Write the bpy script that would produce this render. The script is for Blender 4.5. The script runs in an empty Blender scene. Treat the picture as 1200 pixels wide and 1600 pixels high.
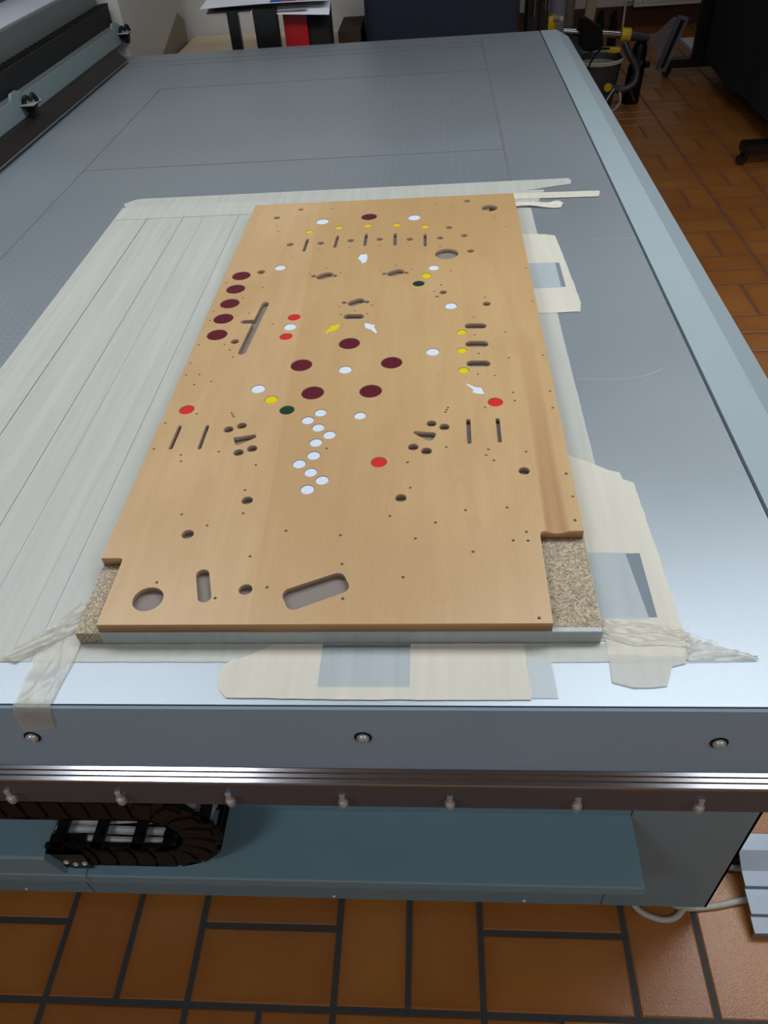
import bpy, bmesh, math, random
from mathutils import Vector, Matrix
random.seed(7)
PI = math.pi
sc = bpy.context.scene
col = sc.collection

# ---------------------------------------------------------------- camera, world, lights, exposure
cam_data = bpy.data.cameras.new('camera')
cam = bpy.data.objects.new('camera', cam_data)
col.objects.link(cam)
cam.location = (.3659, -.4544, 1.4902)
cam.rotation_euler = (.8207, .0636, .046)
cam_data.sensor_fit = 'VERTICAL'
cam_data.sensor_height = 24.0
cam_data.sensor_width = 18.0
cam_data.lens = 24.0 * 1183.9 / 1600.0
cam_data.clip_start = .02
cam_data.clip_end = 60
sc.camera = cam

world = bpy.data.worlds.new('world')
sc.world = world
world.use_nodes = True
world.node_tree.nodes['Background'].inputs[0].default_value = (.6, .7, .85, 1)
world.node_tree.nodes['Background'].inputs[1].default_value = .05

sc.view_settings.view_transform = 'Standard'
sc.view_settings.look = 'None'
sc.view_settings.gamma = 1
sc.view_settings.use_curve_mapping = False
sc.view_settings.exposure = -0.34

CEIL = 2.75
# (x, y, length along x, width along y, watts): the ceiling fixtures of the workshop
FIXTURES = [(1.35, .92, 1.9, .70, 34), (-1.1, .92, 1.9, .70, 22), (-.73, -1.25, .60, .30, 12), (1.9, -1.25, 1.2, .30, 11), (2.2, 4.6, 1.2, .30, 2.5)]

def area_lamp(x, y, lx, ly, w):
    ld = bpy.data.lights.new('fixture_lamp', 'AREA')
    ld.shape = 'RECTANGLE'; ld.size = lx; ld.size_y = ly
    ld.energy = w; ld.color = (.92, .96, 1.0)
    lo = bpy.data.objects.new('fixture_lamp', ld)
    col.objects.link(lo)
    lo.location = (x, y, CEIL - .09)
    return lo
for fx in FIXTURES:
    area_lamp(*fx)

# ---------------------------------------------------------------- materials
def lin(c):
    r = []
    for v in c:
        v = v / 255.0
        r.append(v / 12.92 if v <= .04045 else ((v + .055) / 1.055) ** 2.4)
    return (r[0], r[1], r[2], 1)

def new_mat(name):
    m = bpy.data.materials.new(name); m.use_nodes = True
    nt = m.node_tree
    return m, nt, nt.nodes['Principled BSDF']

def N(nt, t, **kw):
    n = nt.nodes.new(t)
    for k, v in kw.items():
        setattr(n, k, v)
    return n

def mth(nt, op, a, b=None, c=None):
    n = nt.nodes.new('ShaderNodeMath'); n.operation = op
    for i, v in enumerate((a, b, c)):
        if v is None: continue
        if isinstance(v, (int, float)): n.inputs[i].default_value = v
        else: nt.links.new(v, n.inputs[i])
    return n.outputs[0]

def mixc(nt, fac, a, b, blend='MIX'):
    n = nt.nodes.new('ShaderNodeMix'); n.data_type = 'RGBA'; n.blend_type = blend
    for sock, v in ((n.inputs[0], fac), (n.inputs[6], a), (n.inputs[7], b)):
        if isinstance(v, (int, float)): sock.default_value = v
        elif isinstance(v, tuple): sock.default_value = v
        else: nt.links.new(v, sock)
    return n.outputs[2]

def simple(name, rgb, rough=.5, metal=0., var=.06, scale=12., bump=0., bscale=60., stretch=(1, 1, 1), spec=.5, aniso=0.):
    m, nt, b = new_mat(name)
    g = N(nt, 'ShaderNodeNewGeometry')
    mp = N(nt, 'ShaderNodeMapping'); mp.inputs['Scale'].default_value = stretch
    nt.links.new(g.outputs['Position'], mp.inputs[0])
    no = N(nt, 'ShaderNodeTexNoise'); no.inputs['Scale'].default_value = scale; no.inputs['Detail'].default_value = 5
    nt.links.new(mp.outputs[0], no.inputs[0])
    c = lin(rgb)
    lo = tuple(v * (1 - var) for v in c[:3]) + (1,); hi = tuple(min(1, v * (1 + var)) for v in c[:3]) + (1,)
    nt.links.new(mixc(nt, no.outputs[0], lo, hi), b.inputs['Base Color'])
    b.inputs['Roughness'].default_value = rough
    b.inputs['Metallic'].default_value = metal
    b.inputs['Specular IOR Level'].default_value = spec
    if bump:
        n2 = N(nt, 'ShaderNodeTexNoise'); n2.inputs['Scale'].default_value = bscale; n2.inputs['Detail'].default_value = 4
        nt.links.new(mp.outputs[0], n2.inputs[0])
        bp_ = N(nt, 'ShaderNodeBump'); bp_.inputs['Strength'].default_value = bump; bp_.inputs['Distance'].default_value = .002
        nt.links.new(n2.outputs[0], bp_.inputs['Height']); nt.links.new(bp_.outputs[0], b.inputs['Normal'])
    return m

M = {}
M['border'] = simple('pale_blue_paint', (148, 163, 170), .38, var=.03)
M['apron'] = simple('grey_blue_paint', (148, 176, 198), .42, var=.03, bump=.04, bscale=300)
M['teal'] = simple('slate_teal_paint', (122, 152, 166), .5, var=.05, bump=.05, bscale=400)
M['chrome'] = simple('polished_steel', (150, 150, 156), .16, 1., var=.12, scale=40, stretch=(.1, 1, 6))
M['alu_dark'] = simple('dark_anodised_aluminium', (82, 86, 96), .45, .2, var=.06)
M['screw'] = simple('zinc_screw', (205, 210, 214), .35, .6)
M['black'] = simple('black_plastic', (11, 11, 12), .5, var=.2, spec=.25)
M['blackmat'] = simple('matt_black', (12, 12, 13), .8, var=.2)
M['blackpaint'] = simple('black_powder_coat', (16, 16, 17), .35, var=.2)
M['brownblack'] = simple('black_brown_reflections', (24, 18, 15), .5, var=.5, scale=8)  # black surface, its brown reflections put into the colour
M['cloth'] = simple('black_cloth', (30, 33, 38), .95, var=.2, bump=.3, bscale=200)
M['navy'] = simple('navy_cloth', (26, 28, 46), .95, var=.15, bump=.3, bscale=150)
M['cable'] = simple('white_cable_sheath', (205, 205, 210), .5, var=.05)
M['greycable'] = simple('grey_cable_sheath', (190, 186, 176), .5, var=.05)
M['plate'] = simple('pale_sage_paint', (120, 136, 138), .45, var=.04)
M['gantry_grey'] = simple('gantry_grey_paint', (96, 101, 101), .5, var=.04)
M['gantry_white'] = simple('gantry_white_paint', (175, 182, 192), .5, var=.03)
M['endcap'] = simple('warm_grey_paint', (176, 173, 166), .5, var=.04)
M['endlow'] = simple('taupe_lower', (122, 112, 100), .6, var=.04)
M['galv'] = simple('galvanised_sheet', (150, 160, 172), .5, .6, var=.12, scale=30, bump=.05, bscale=30)
M['wall'] = simple('white_wall_plaster', (205, 203, 198), .9, var=.04, bump=.15, bscale=80)
M['ceiling'] = simple('ceiling_paint', (210, 210, 208), .95, var=.02)
M['skirt_tile'] = simple('brown_glazed_tile', (84, 50, 34), .3, var=.15)
M['radiator'] = simple('radiator_enamel', (222, 218, 205), .35, var=.02)
M['bench'] = simple('pale_beech_top', (226, 206, 174), .5, var=.12, scale=6, stretch=(1, 8, 1))
M['red'] = simple('red_plastic', (170, 22, 28), .45, var=.06)
M['paper'] = simple('white_paper', (225, 228, 238), .7, var=.02)
M['papershade'] = simple('shaded_paper', (165, 160, 160), .7, var=.02)  # white paper, the shade of its underside put into the colour
M['cyan'] = simple('blue_ink', (0, 92, 190), .6, var=.02)
M['magenta'] = simple('magenta_ink', (196, 20, 110), .6, var=.02)
M['yellowink'] = simple('yellow_ink', (238, 214, 10), .6, var=.02)
M['blackink'] = simple('black_ink', (15, 15, 17), .6, var=.02)
M['yellow'] = simple('yellow_plastic', (214, 180, 10), .4, var=.05)
M['vacgrey'] = simple('dark_grey_plastic', (62, 68, 70), .5, var=.08)
M['vachead'] = simple('slate_plastic', (52, 60, 66), .45, var=.08)
M['cream'] = simple('cream_plastic', (190, 188, 172), .5, var=.05)
M['tubegrey'] = simple('blue_grey_card_tube', (112, 118, 130), .6, var=.05)
M['taupe'] = simple('taupe_card_roll', (112, 98, 92), .7, var=.05)
M['beige'] = simple('beige_board', (178, 168, 142), .7, var=.05)
M['brownbox'] = simple('brown_card', (60, 42, 30), .8, var=.1)
M['hose'] = simple('grey_hose', (60, 60, 66), .35, var=.1)
M['tyre'] = simple('caster_rubber', (14, 14, 15), .5, var=.1)
def grout_mat():
    m, nt, b = new_mat('floor_grout')
    g = N(nt, 'ShaderNodeNewGeometry')
    sp = N(nt, 'ShaderNodeSeparateXYZ'); nt.links.new(g.outputs['Position'], sp.inputs[0])
    n = N(nt, 'ShaderNodeTexNoise'); n.inputs['Scale'].default_value = 2.2; n.inputs['Detail'].default_value = 6
    nt.links.new(g.outputs['Position'], n.inputs[0])
    n2 = N(nt, 'ShaderNodeTexNoise'); n2.inputs['Scale'].default_value = 70; n2.inputs['Detail'].default_value = 4
    nt.links.new(g.outputs['Position'], n2.inputs[0])
    # grout blends from slate grey in front to brown further back, broken by noise
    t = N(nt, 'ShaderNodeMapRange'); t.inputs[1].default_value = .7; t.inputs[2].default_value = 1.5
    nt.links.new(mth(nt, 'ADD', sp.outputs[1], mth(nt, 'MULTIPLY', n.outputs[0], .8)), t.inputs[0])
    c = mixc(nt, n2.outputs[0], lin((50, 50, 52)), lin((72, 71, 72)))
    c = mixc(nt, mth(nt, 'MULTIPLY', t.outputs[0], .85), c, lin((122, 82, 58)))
    nt.links.new(c, b.inputs['Base Color']); b.inputs['Roughness'].default_value = .7
    return m
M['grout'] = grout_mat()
M['side_ply'] = simple('plywood_edge', (168, 126, 84), .6, var=.22, scale=14, stretch=(1, 1, 60), bump=.1)
M['hole_side'] = simple('hole_cut_edge', (130, 108, 90), .7, var=.25, scale=80, stretch=(1, 1, 8))  # walls of the cut holes, darker than the outer plywood edge
M['backing'] = simple('grey_brown_backing', (124, 114, 107), .6, var=.1, scale=40)
M['steel_edge'] = simple('grey_steel_edge', (110, 118, 122), .4, .3)
M['fixture'] = simple('fixture_housing', (225, 225, 225), .5, var=.01)

def emit_mat():
    m, nt, b = new_mat('fluorescent_diffuser')
    b.inputs['Base Color'].default_value = (.9, .9, .9, 1)
    b.inputs['Emission Color'].default_value = (.9, .96, 1, 1)
    b.inputs['Emission Strength'].default_value = 3
    return m
M['diffuser'] = emit_mat()

def bed_mat():
    """brushed, lightly grained sheet; the vacuum zone is pierced by a grid of pin holes"""
    m, nt, b = new_mat('brushed_aluminium_bed')
    g = N(nt, 'ShaderNodeNewGeometry')
    sp = N(nt, 'ShaderNodeSeparateXYZ'); nt.links.new(g.outputs['Position'], sp.inputs[0])
    P_ = .016
    fx = mth(nt, 'SUBTRACT', mth(nt, 'FRACT', mth(nt, 'DIVIDE', mth(nt, 'ADD', sp.outputs[0], 10.0), P_)), .5)
    fy = mth(nt, 'SUBTRACT', mth(nt, 'FRACT', mth(nt, 'DIVIDE', mth(nt, 'ADD', sp.outputs[1], 10.0), P_)), .5)
    d = mth(nt, 'SQRT', mth(nt, 'ADD', mth(nt, 'MULTIPLY', fx, fx), mth(nt, 'MULTIPLY', fy, fy)))
    dot = mth(nt, 'LESS_THAN', d, .062)
    inx = mth(nt, 'LESS_THAN', sp.outputs[0], .515)
    iny = mth(nt, 'GREATER_THAN', sp.outputs[1], .01)
    iny2 = mth(nt, 'LESS_THAN', sp.outputs[1], 2.48)
    dot = mth(nt, 'MULTIPLY', mth(nt, 'MULTIPLY', dot, inx), mth(nt, 'MULTIPLY', iny, iny2))
    no = N(nt, 'ShaderNodeTexNoise'); no.inputs['Scale'].default_value = 3; no.inputs['Detail'].default_value = 6
    nt.links.new(g.outputs['Position'], no.inputs[0])
    n3 = N(nt, 'ShaderNodeTexNoise'); n3.inputs['Scale'].default_value = 500
    nt.links.new(g.outputs['Position'], n3.inputs[0])
    c = mixc(nt, no.outputs[0], lin((146, 156, 163)), lin((162, 172, 180)))
    c = mixc(nt, dot, c, lin((66, 72, 80)))
    nt.links.new(c, b.inputs['Base Color'])
    b.inputs['Metallic'].default_value = .55
    nt.links.new(mth(nt, 'ADD', mth(nt, 'MULTIPLY', no.outputs[0], .08), .36), b.inputs['Roughness'])
    bu = N(nt, 'ShaderNodeBump'); bu.inputs['Strength'].default_value = .06; bu.inputs['Distance'].default_value = .001
    nt.links.new(n3.outputs[0], bu.inputs['Height']); nt.links.new(bu.outputs[0], b.inputs['Normal'])
    return m
M['bed'] = bed_mat()

def maple_mat():
    m, nt, b = new_mat('maple_veneer')
    tc = N(nt, 'ShaderNodeTexCoord')
    sp = N(nt, 'ShaderNodeSeparateXYZ'); nt.links.new(tc.outputs['Object'], sp.inputs[0])
    def noise(scale, sx, sy, det=6, dist=0.):
        mp = N(nt, 'ShaderNodeMapping'); mp.inputs['Scale'].default_value = (sx, sy, 1)
        nt.links.new(tc.outputs['Object'], mp.inputs[0])
        n = N(nt, 'ShaderNodeTexNoise'); n.inputs['Scale'].default_value = scale
        n.inputs['Detail'].default_value = det; n.inputs['Distortion'].default_value = dist
        nt.links.new(mp.outputs[0], n.inputs[0]); return n.outputs[0]
    big = noise(3.2, 1, .8, 4, .6)
    grain = noise(26, 2.2, .22, 8, .3)
    fine = noise(160, 4, .3, 4)
    seam = mth(nt, 'ADD', sp.outputs[0], mth(nt, 'MULTIPLY', sp.outputs[1], .04))
    left = mth(nt, 'LESS_THAN', seam, .176)
    left2 = mth(nt, 'LESS_THAN', sp.outputs[0], .345)
    base = mixc(nt, left, lin((192, 163, 116)), lin((210, 183, 142)))
    base = mixc(nt, mth(nt, 'MULTIPLY', left2, .35), base, lin((180, 150, 104)))
    cr = N(nt, 'ShaderNodeValToRGB'); cr.color_ramp.elements[0].position = .38; cr.color_ramp.elements[1].position = .64
    nt.links.new(big, cr.inputs[0])
    c = mixc(nt, mth(nt, 'MULTIPLY', cr.outputs[0], .6), base, lin((168, 134, 88)))
    c = mixc(nt, mth(nt, 'MULTIPLY', grain, .75), c, lin((168, 130, 86)))
    c = mixc(nt, mth(nt, 'MULTIPLY', fine, .15), c, lin((228, 190, 145)))
    # cathedral figure: thin contour lines of a stretched noise
    fig = noise(7, 1.6, .45, 2, .8)
    w = mth(nt, 'ABSOLUTE', mth(nt, 'SUBTRACT', mth(nt, 'FRACT', mth(nt, 'MULTIPLY', fig, 9)), .5))
    line = mth(nt, 'LESS_THAN', w, .045)
    c = mixc(nt, mth(nt, 'MULTIPLY', mth(nt, 'MULTIPLY', line, mth(nt, 'GREATER_THAN', sp.outputs[0], .3)), .06), c, lin((150, 104, 66)))
    # darker streak along the shooter side, fading towards the back
    sx_ = mth(nt, 'SUBTRACT', sp.outputs[0], .487)
    fade = N(nt, 'ShaderNodeMapRange'); fade.inputs[1].default_value = .55; fade.inputs[2].default_value = .2
    nt.links.new(sp.outputs[1], fade.inputs[0])
    edge = N(nt, 'ShaderNodeMapRange'); edge.inputs[1].default_value = .013; edge.inputs[2].default_value = .008
    nt.links.new(mth(nt, 'ADD', mth(nt, 'ABSOLUTE', sx_), mth(nt, 'MULTIPLY', mth(nt, 'SUBTRACT', grain, .5), .012)), edge.inputs[0])
    st = mth(nt, 'MULTIPLY', mth(nt, 'MULTIPLY', edge.outputs[0], fade.outputs[0]), .5)
    c = mixc(nt, st, c, lin((150, 100, 58)))
    nt.links.new(c, b.inputs['Base Color'])
    b.inputs['Roughness'].default_value = .42
    b.inputs['Coat Weight'].default_value = .3
    b.inputs['Coat Roughness'].default_value = .3
    bu = N(nt, 'ShaderNodeBump'); bu.inputs['Strength'].default_value = .04; bu.inputs['Distance'].default_value = .001
    nt.links.new(fine, bu.inputs['Height']); nt.links.new(bu.outputs[0], b.inputs['Normal'])
    return m
M['maple'] = maple_mat()

def chip_mat():
    m, nt, b = new_mat('chipboard')
    g = N(nt, 'ShaderNodeNewGeometry')
    v = N(nt, 'ShaderNodeTexVoronoi'); v.inputs['Scale'].default_value = 620
    nt.links.new(g.outputs['Position'], v.inputs[0])
    n = N(nt, 'ShaderNodeTexNoise'); n.inputs['Scale'].default_value = 260; n.inputs['Detail'].default_value = 3
    nt.links.new(g.outputs['Position'], n.inputs[0])
    cr = N(nt, 'ShaderNodeValToRGB')
    e = cr.color_ramp.elements; e[0].position = .1; e[0].color = lin((104, 92, 78)); e[1].position = .95; e[1].color = lin((204, 192, 168))
    el = e.new(.5); el.color = lin((160, 147, 124))
    sp = N(nt, 'ShaderNodeSeparateColor'); nt.links.new(v.outputs['Color'], sp.inputs[0])
    nt.links.new(mth(nt, 'ADD', mth(nt, 'MULTIPLY', sp.outputs[0], .6), mth(nt, 'MULTIPLY', n.outputs[0], .4)), cr.inputs[0])
    nt.links.new(cr.outputs[0], b.inputs['Base Color'])
    b.inputs['Roughness'].default_value = .85
    return m
M['chip'] = chip_mat()

def tape_mat(name, rgb, alpha, rough=.5, bump=.25, bscale=90):
    m, nt, b = new_mat(name)
    g = N(nt, 'ShaderNodeNewGeometry')
    mpt = N(nt, 'ShaderNodeMapping'); mpt.inputs['Scale'].default_value = (6, .35, 1)
    nt.links.new(g.outputs['Position'], mpt.inputs[0])
    n = N(nt, 'ShaderNodeTexNoise'); n.inputs['Scale'].default_value = 16; n.inputs['Detail'].default_value = 6
    nt.links.new(mpt.outputs[0], n.inputs[0])
    al = mth(nt, 'ADD', mth(nt, 'MULTIPLY', n.outputs[0], .16), alpha - .08)
    al.node.use_clamp = True
    nt.links.new(al, b.inputs['Alpha'])
    c = lin(rgb)
    nt.links.new(mixc(nt, n.outputs[0], tuple(v * .97 for v in c[:3]) + (1,), tuple(min(1, v * 1.03) for v in c[:3]) + (1,)), b.inputs['Base Color'])
    b.inputs['Roughness'].default_value = rough
    b.inputs['Alpha'].default_value = alpha
    n2 = N(nt, 'ShaderNodeTexNoise'); n2.inputs['Scale'].default_value = bscale; n2.inputs['Detail'].default_value = 3
    nt.links.new(g.outputs['Position'], n2.inputs[0])
    bu = N(nt, 'ShaderNodeBump'); bu.inputs['Strength'].default_value = bump; bu.inputs['Distance'].default_value = .001
    nt.links.new(n2.outputs[0], bu.inputs['Height']); nt.links.new(bu.outputs[0], b.inputs['Normal'])
    return m
M['tape'] = tape_mat('masking_tape', (204, 206, 197), .70)
M['tape_thick'] = tape_mat('layered_masking_tape', (212, 208, 194), .86)
M['tape_clear'] = tape_mat('crumpled_clear_tape', (206, 204, 190), .5, .22, .3, 30)
M['film_grey'] = tape_mat('matt_grey_film', (122, 134, 144), .8, .7)
M['film'] = tape_mat('thin_film', (196, 208, 212), .62, .4)

def tile_mat(name, rim=True):
    m, nt, b = new_mat(name)
    oi = N(nt, 'ShaderNodeObjectInfo')
    g = N(nt, 'ShaderNodeNewGeometry')
    n = N(nt, 'ShaderNodeTexNoise'); n.inputs['Scale'].default_value = 6; n.inputs['Detail'].default_value = 5
    nt.links.new(g.outputs['Position'], n.inputs[0])
    n2 = N(nt, 'ShaderNodeTexNoise'); n2.inputs['Scale'].default_value = 420; n2.inputs['Detail'].default_value = 2
    nt.links.new(g.outputs['Position'], n2.inputs[0])
    tc = N(nt, 'ShaderNodeTexCoord')
    sp = N(nt, 'ShaderNodeSeparateXYZ'); nt.links.new(tc.outputs['Object'], sp.inputs[0])
    # kiln-darkened rims of each tile (its own glaze, in the tile's own coordinates)
    ex = mth(nt, 'ABSOLUTE', mth(nt, 'DIVIDE', sp.outputs[0], .122)); ey = mth(nt, 'ABSOLUTE', mth(nt, 'DIVIDE', sp.outputs[1], .0585))
    e = mth(nt, 'POWER', mth(nt, 'MAXIMUM', ex, ey), 5)
    c = mixc(nt, n.outputs[0], lin((160, 99, 44)), lin((188, 126, 62)))
    c = mixc(nt, mth(nt, 'MULTIPLY', oi.outputs['Random'], .38), c, lin((150, 84, 38)))
    if rim: c = mixc(nt, mth(nt, 'MULTIPLY', e, .35), c, lin((128, 66, 32)))
    sp_ = mth(nt, 'GREATER_THAN', n2.outputs[0], .66)
    c = mixc(nt, mth(nt, 'MULTIPLY', sp_, .35), c, lin((96, 54, 34)))
    nt.links.new(c, b.inputs['Base Color'])
    b.inputs['Roughness'].default_value = .22
    bu = N(nt, 'ShaderNodeBump'); bu.inputs['Strength'].default_value = .5; bu.inputs['Distance'].default_value = .0012
    n3 = N(nt, 'ShaderNodeTexNoise'); n3.inputs['Scale'].default_value = 380; n3.inputs['Detail'].default_value = 6
    nt.links.new(g.outputs['Position'], n3.inputs[0])
    nt.links.new(n3.outputs[0], bu.inputs['Height']); nt.links.new(bu.outputs[0], b.inputs['Normal'])
    return m
M['tile'] = tile_mat('terracotta_glazed_tile')
M['tile_far'] = tile_mat('terracotta_tile_field', False)

def insert_mat(name, rgb, rough=.32, mott=.1, glow=0.):
    m, nt, b = new_mat(name)
    g = N(nt, 'ShaderNodeNewGeometry')
    v = N(nt, 'ShaderNodeTexVoronoi'); v.inputs['Scale'].default_value = 330
    nt.links.new(g.outputs['Position'], v.inputs[0])
    c = lin(rgb)
    nt.links.new(mixc(nt, mth(nt, 'MULTIPLY', v.outputs['Distance'], 1.5), tuple(k * (1 - mott * 2) for k in c[:3]) + (1,), tuple(min(1, k * (1 + mott)) for k in c[:3]) + (1,)), b.inputs['Base Color'])
    b.inputs['Roughness'].default_value = rough
    b.inputs['Subsurface Weight'].default_value = .0
    return m
M['maroon'] = insert_mat('maroon_plastic', (84, 18, 32), mott=.4)
M['redins'] = insert_mat('red_insert_plastic', (196, 40, 32))
M['white'] = insert_mat('milky_plastic', (206, 218, 232), mott=.03)
M['green'] = insert_mat('dark_green_plastic', (10, 56, 38), mott=.25)
M['yellowins'] = insert_mat('yellow_insert_plastic', (214, 192, 8), mott=.04)

def clear_mat():
    m, nt, b = new_mat('clear_plastic')
    b.inputs['Base Color'].default_value = lin((120, 126, 136))
    b.inputs['Roughness'].default_value = .12
    b.inputs['Alpha'].default_value = .38
    return m
M['clear'] = clear_mat()

# ---------------------------------------------------------------- helpers
def link(name, me, mats, parent=None, loc=(0, 0, 0), rot=(0, 0, 0)):
    o = bpy.data.objects.new(name, me)
    if mats is not None:
        for m in (mats if isinstance(mats, (list, tuple)) else [mats]):
            me.materials.append(m)
    o.location = loc; o.rotation_euler = rot
    if parent is not None: o.parent = parent
    col.objects.link(o)
    return o

def done(name, bm, m, parent=None, smooth=False, loc=(0, 0, 0), rot=(0, 0, 0), bevel=0., seg=1):
    if bevel:
        es = [e for e in bm.edges if len(e.link_faces) == 2 and e.calc_face_angle(0) > .6]
        bmesh.ops.bevel(bm, geom=es, offset=bevel, segments=seg, affect='EDGES', clamp_overlap=True)
    bmesh.ops.recalc_face_normals(bm, faces=bm.faces)
    me = bpy.data.meshes.new(name)
    bm.to_mesh(me); bm.free()
    if smooth:
        for p in me.polygons: p.use_smooth = True
        try: me.set_sharp_from_angle(angle=.7)
        except Exception: pass
    return link(name, me, m, parent, loc, rot)

def box(bm, a, b):
    (x0, y0, z0), (x1, y1, z1) = a, b
    vs = [bm.verts.new(p) for p in ((x0, y0, z0), (x1, y0, z0), (x1, y1, z0), (x0, y1, z0), (x0, y0, z1), (x1, y0, z1), (x1, y1, z1), (x0, y1, z1))]
    for f in ((3, 2, 1, 0), (4, 5, 6, 7), (0, 1, 5, 4), (1, 2, 6, 5), (2, 3, 7, 6), (3, 0, 4, 7)):
        bm.faces.new([vs[i] for i in f])
    return vs

def prism(bm, pts, axis, a, b):
    """extrude a 2-D outline along an axis: 'x' takes (y,z), 'y' takes (x,z), 'z' takes (x,y)"""
    def P3(p, t):
        return (t, p[0], p[1]) if axis == 'x' else ((p[0], t, p[1]) if axis == 'y' else (p[0], p[1], t))
    v0 = [bm.verts.new(P3(p, a)) for p in pts]; v1 = [bm.verts.new(P3(p, b)) for p in pts]
    n = len(pts)
    bm.faces.new(v0[::-1]); bm.faces.new(v1)
    for i in range(n):
        bm.faces.new((v0[i], v0[(i + 1) % n], v1[(i + 1) % n], v1[i]))
    return v0 + v1

def lathe(bm, prof, c, n=24, axis=Vector((0, 0, 1))):
    """prof: (radius, height) pairs swept round axis at c"""
    q = Vector((0, 0, 1)).rotation_difference(Vector(axis).normalized())
    rings = []
    for r, h in prof:
        if r < 1e-6:
            rings.append([bm.verts.new(Vector(c) + q @ Vector((0, 0, h)))])
        else:
            rings.append([bm.verts.new(Vector(c) + q @ Vector((r * math.cos(2 * PI * i / n), r * math.sin(2 * PI * i / n), h))) for i in range(n)])
    for A, B in zip(rings, rings[1:]):
        for i in range(n):
            j = (i + 1) % n
            if len(A) == 1 and len(B) == 1: continue
            if len(A) == 1: bm.faces.new((A[0], B[j], B[i]))
            elif len(B) == 1: bm.faces.new((A[i], A[j], B[0]))
            else: bm.faces.new((A[i], A[j], B[j], B[i]))

def cyl(bm, a, b, r, r2=None, n=16):
    a, b = Vector(a), Vector(b)
    L = (b - a).length
    lathe(bm, [(0, 0), (r, 0), (r if r2 is None else r2, L), (0, L)], a, n, b - a)

def smooth_path(pts, k=6):
    P = [Vector(p) for p in pts]; out = []
    for i in range(len(P) - 1):
        p0 = P[max(i - 1, 0)]; p1 = P[i]; p2 = P[i + 1]; p3 = P[min(i + 2, len(P) - 1)]
        for s in range(k):
            t = s / k
            out.append(.5 * ((2 * p1) + (p2 - p0) * t + (2 * p0 - 5 * p1 + 4 * p2 - p3) * t * t + (3 * p1 - p0 - 3 * p2 + p3) * t ** 3))
    out.append(P[-1]); return out

def tube(bm, pts, r, n=8, k=6, rf=None):
    P = smooth_path(pts, k) if k > 1 else [Vector(p) for p in pts]
    up = Vector((0, 0, 1)); rings = []
    for i, p in enumerate(P):
        t = (P[min(i + 1, len(P) - 1)] - P[max(i - 1, 0)]).normalized()
        if abs(t.dot(up)) > .95: up = Vector((0, 1, 0)) if abs(t.y) < .9 else Vector((1, 0, 0))
        s = t.cross(up).normalized(); u = s.cross(t).normalized(); up = u
        rr = r * (rf(i) if rf else 1)
        rings.append([bm.verts.new(p + rr * (s * math.cos(2 * PI * j / n) + u * math.sin(2 * PI * j / n))) for j in range(n)])
    for A, B in zip(rings, rings[1:]):
        for j in range(n):
            bm.faces.new((A[j], A[(j + 1) % n], B[(j + 1) % n], B[j]))
    bm.faces.new(rings[0][::-1]); bm.faces.new(rings[-1])

def tag(o, label, cat, group=None, kind=None):
    if label: o['label'] = label
    if cat: o['category'] = cat
    if group: o['group'] = group
    if kind: o['kind'] = kind
    return o

def empty(name, loc, label=None, cat=None, group=None):
    o = bpy.data.objects.new(name, None); o.location = loc; o.empty_display_size = .05
    col.objects.link(o)
    return tag(o, label, cat, group)

def struct(o):
    o['kind'] = 'structure'; return o

def BM(): return bmesh.new()

def rel(bm, loc):
    """put world-space geometry into the frame of a thing standing at loc"""
    bmesh.ops.translate(bm, verts=bm.verts, vec=(-loc[0], -loc[1], -loc[2]))
    return bm

# ---------------------------------------------------------------- measured positions on the board (metres)
INSERTS = {'maroon': [(0.2349, 0.982, 0.015), (0.0296, 0.7527, 0.0157), (0.0291, 0.7045, 0.0157), (0.0289, 0.6549, 0.0156), (0.0285, 0.6057, 0.0156), (0.0288, 0.5564, 0.0156), (0.234, 0.5186, 0.0154), (0.17, 0.4636, 0.0152), (0.298, 0.463, 0.0149), (0.1943, 0.3936, 0.0152), (0.2726, 0.3939, 0.015)], 'red': [(0.141, 0.6021, 0.0098), (0.1365, 0.5444, 0.0097), (0.0285, 0.362, 0.0101), (0.436, 0.3611, 0.0096), (0.2913, 0.2437, 0.0095)], 'white': [(0.1464, 0.9691, 0.012), (0.3215, 0.9685, 0.0117), (0.0933, 0.7779, 0.0095), (0.3577, 0.7544, 0.009), (0.3837, 0.6206, 0.0094), (0.1387, 0.5727, 0.0096), (0.3555, 0.488, 0.0095), (0.2337, 0.4482, 0.0092), (0.1176, 0.4065, 0.0097), (0.21, 0.347, 0.0078), (0.1952, 0.3312, 0.008), (0.2105, 0.315, 0.0079), (0.2263, 0.2993, 0.008), (0.211, 0.2842, 0.008), (0.211, 0.2589, 0.008), (0.1953, 0.2433, 0.008), (0.2112, 0.2271, 0.0078), (0.2263, 0.2124, 0.0079), (0.2108, 0.1965, 0.0081), (0.2622, 0.3384, 0.0077)], 'green': [(0.3329, 0.6995, 0.0096), (0.1646, 0.3553, 0.0098)], 'yellow': [(0.1266, 0.9246, 0.0066), (0.181, 0.9369, 0.0071), (0.2354, 0.9408, 0.0071), (0.2893, 0.9374, 0.007), (0.3424, 0.9244, 0.0069), (0.3454, 0.727, 0.0084), (0.398, 0.5403, 0.007), (0.3971, 0.4892, 0.0073), (0.3977, 0.4379, 0.0073), (0.14, 0.3801, 0.0089)]}
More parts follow.
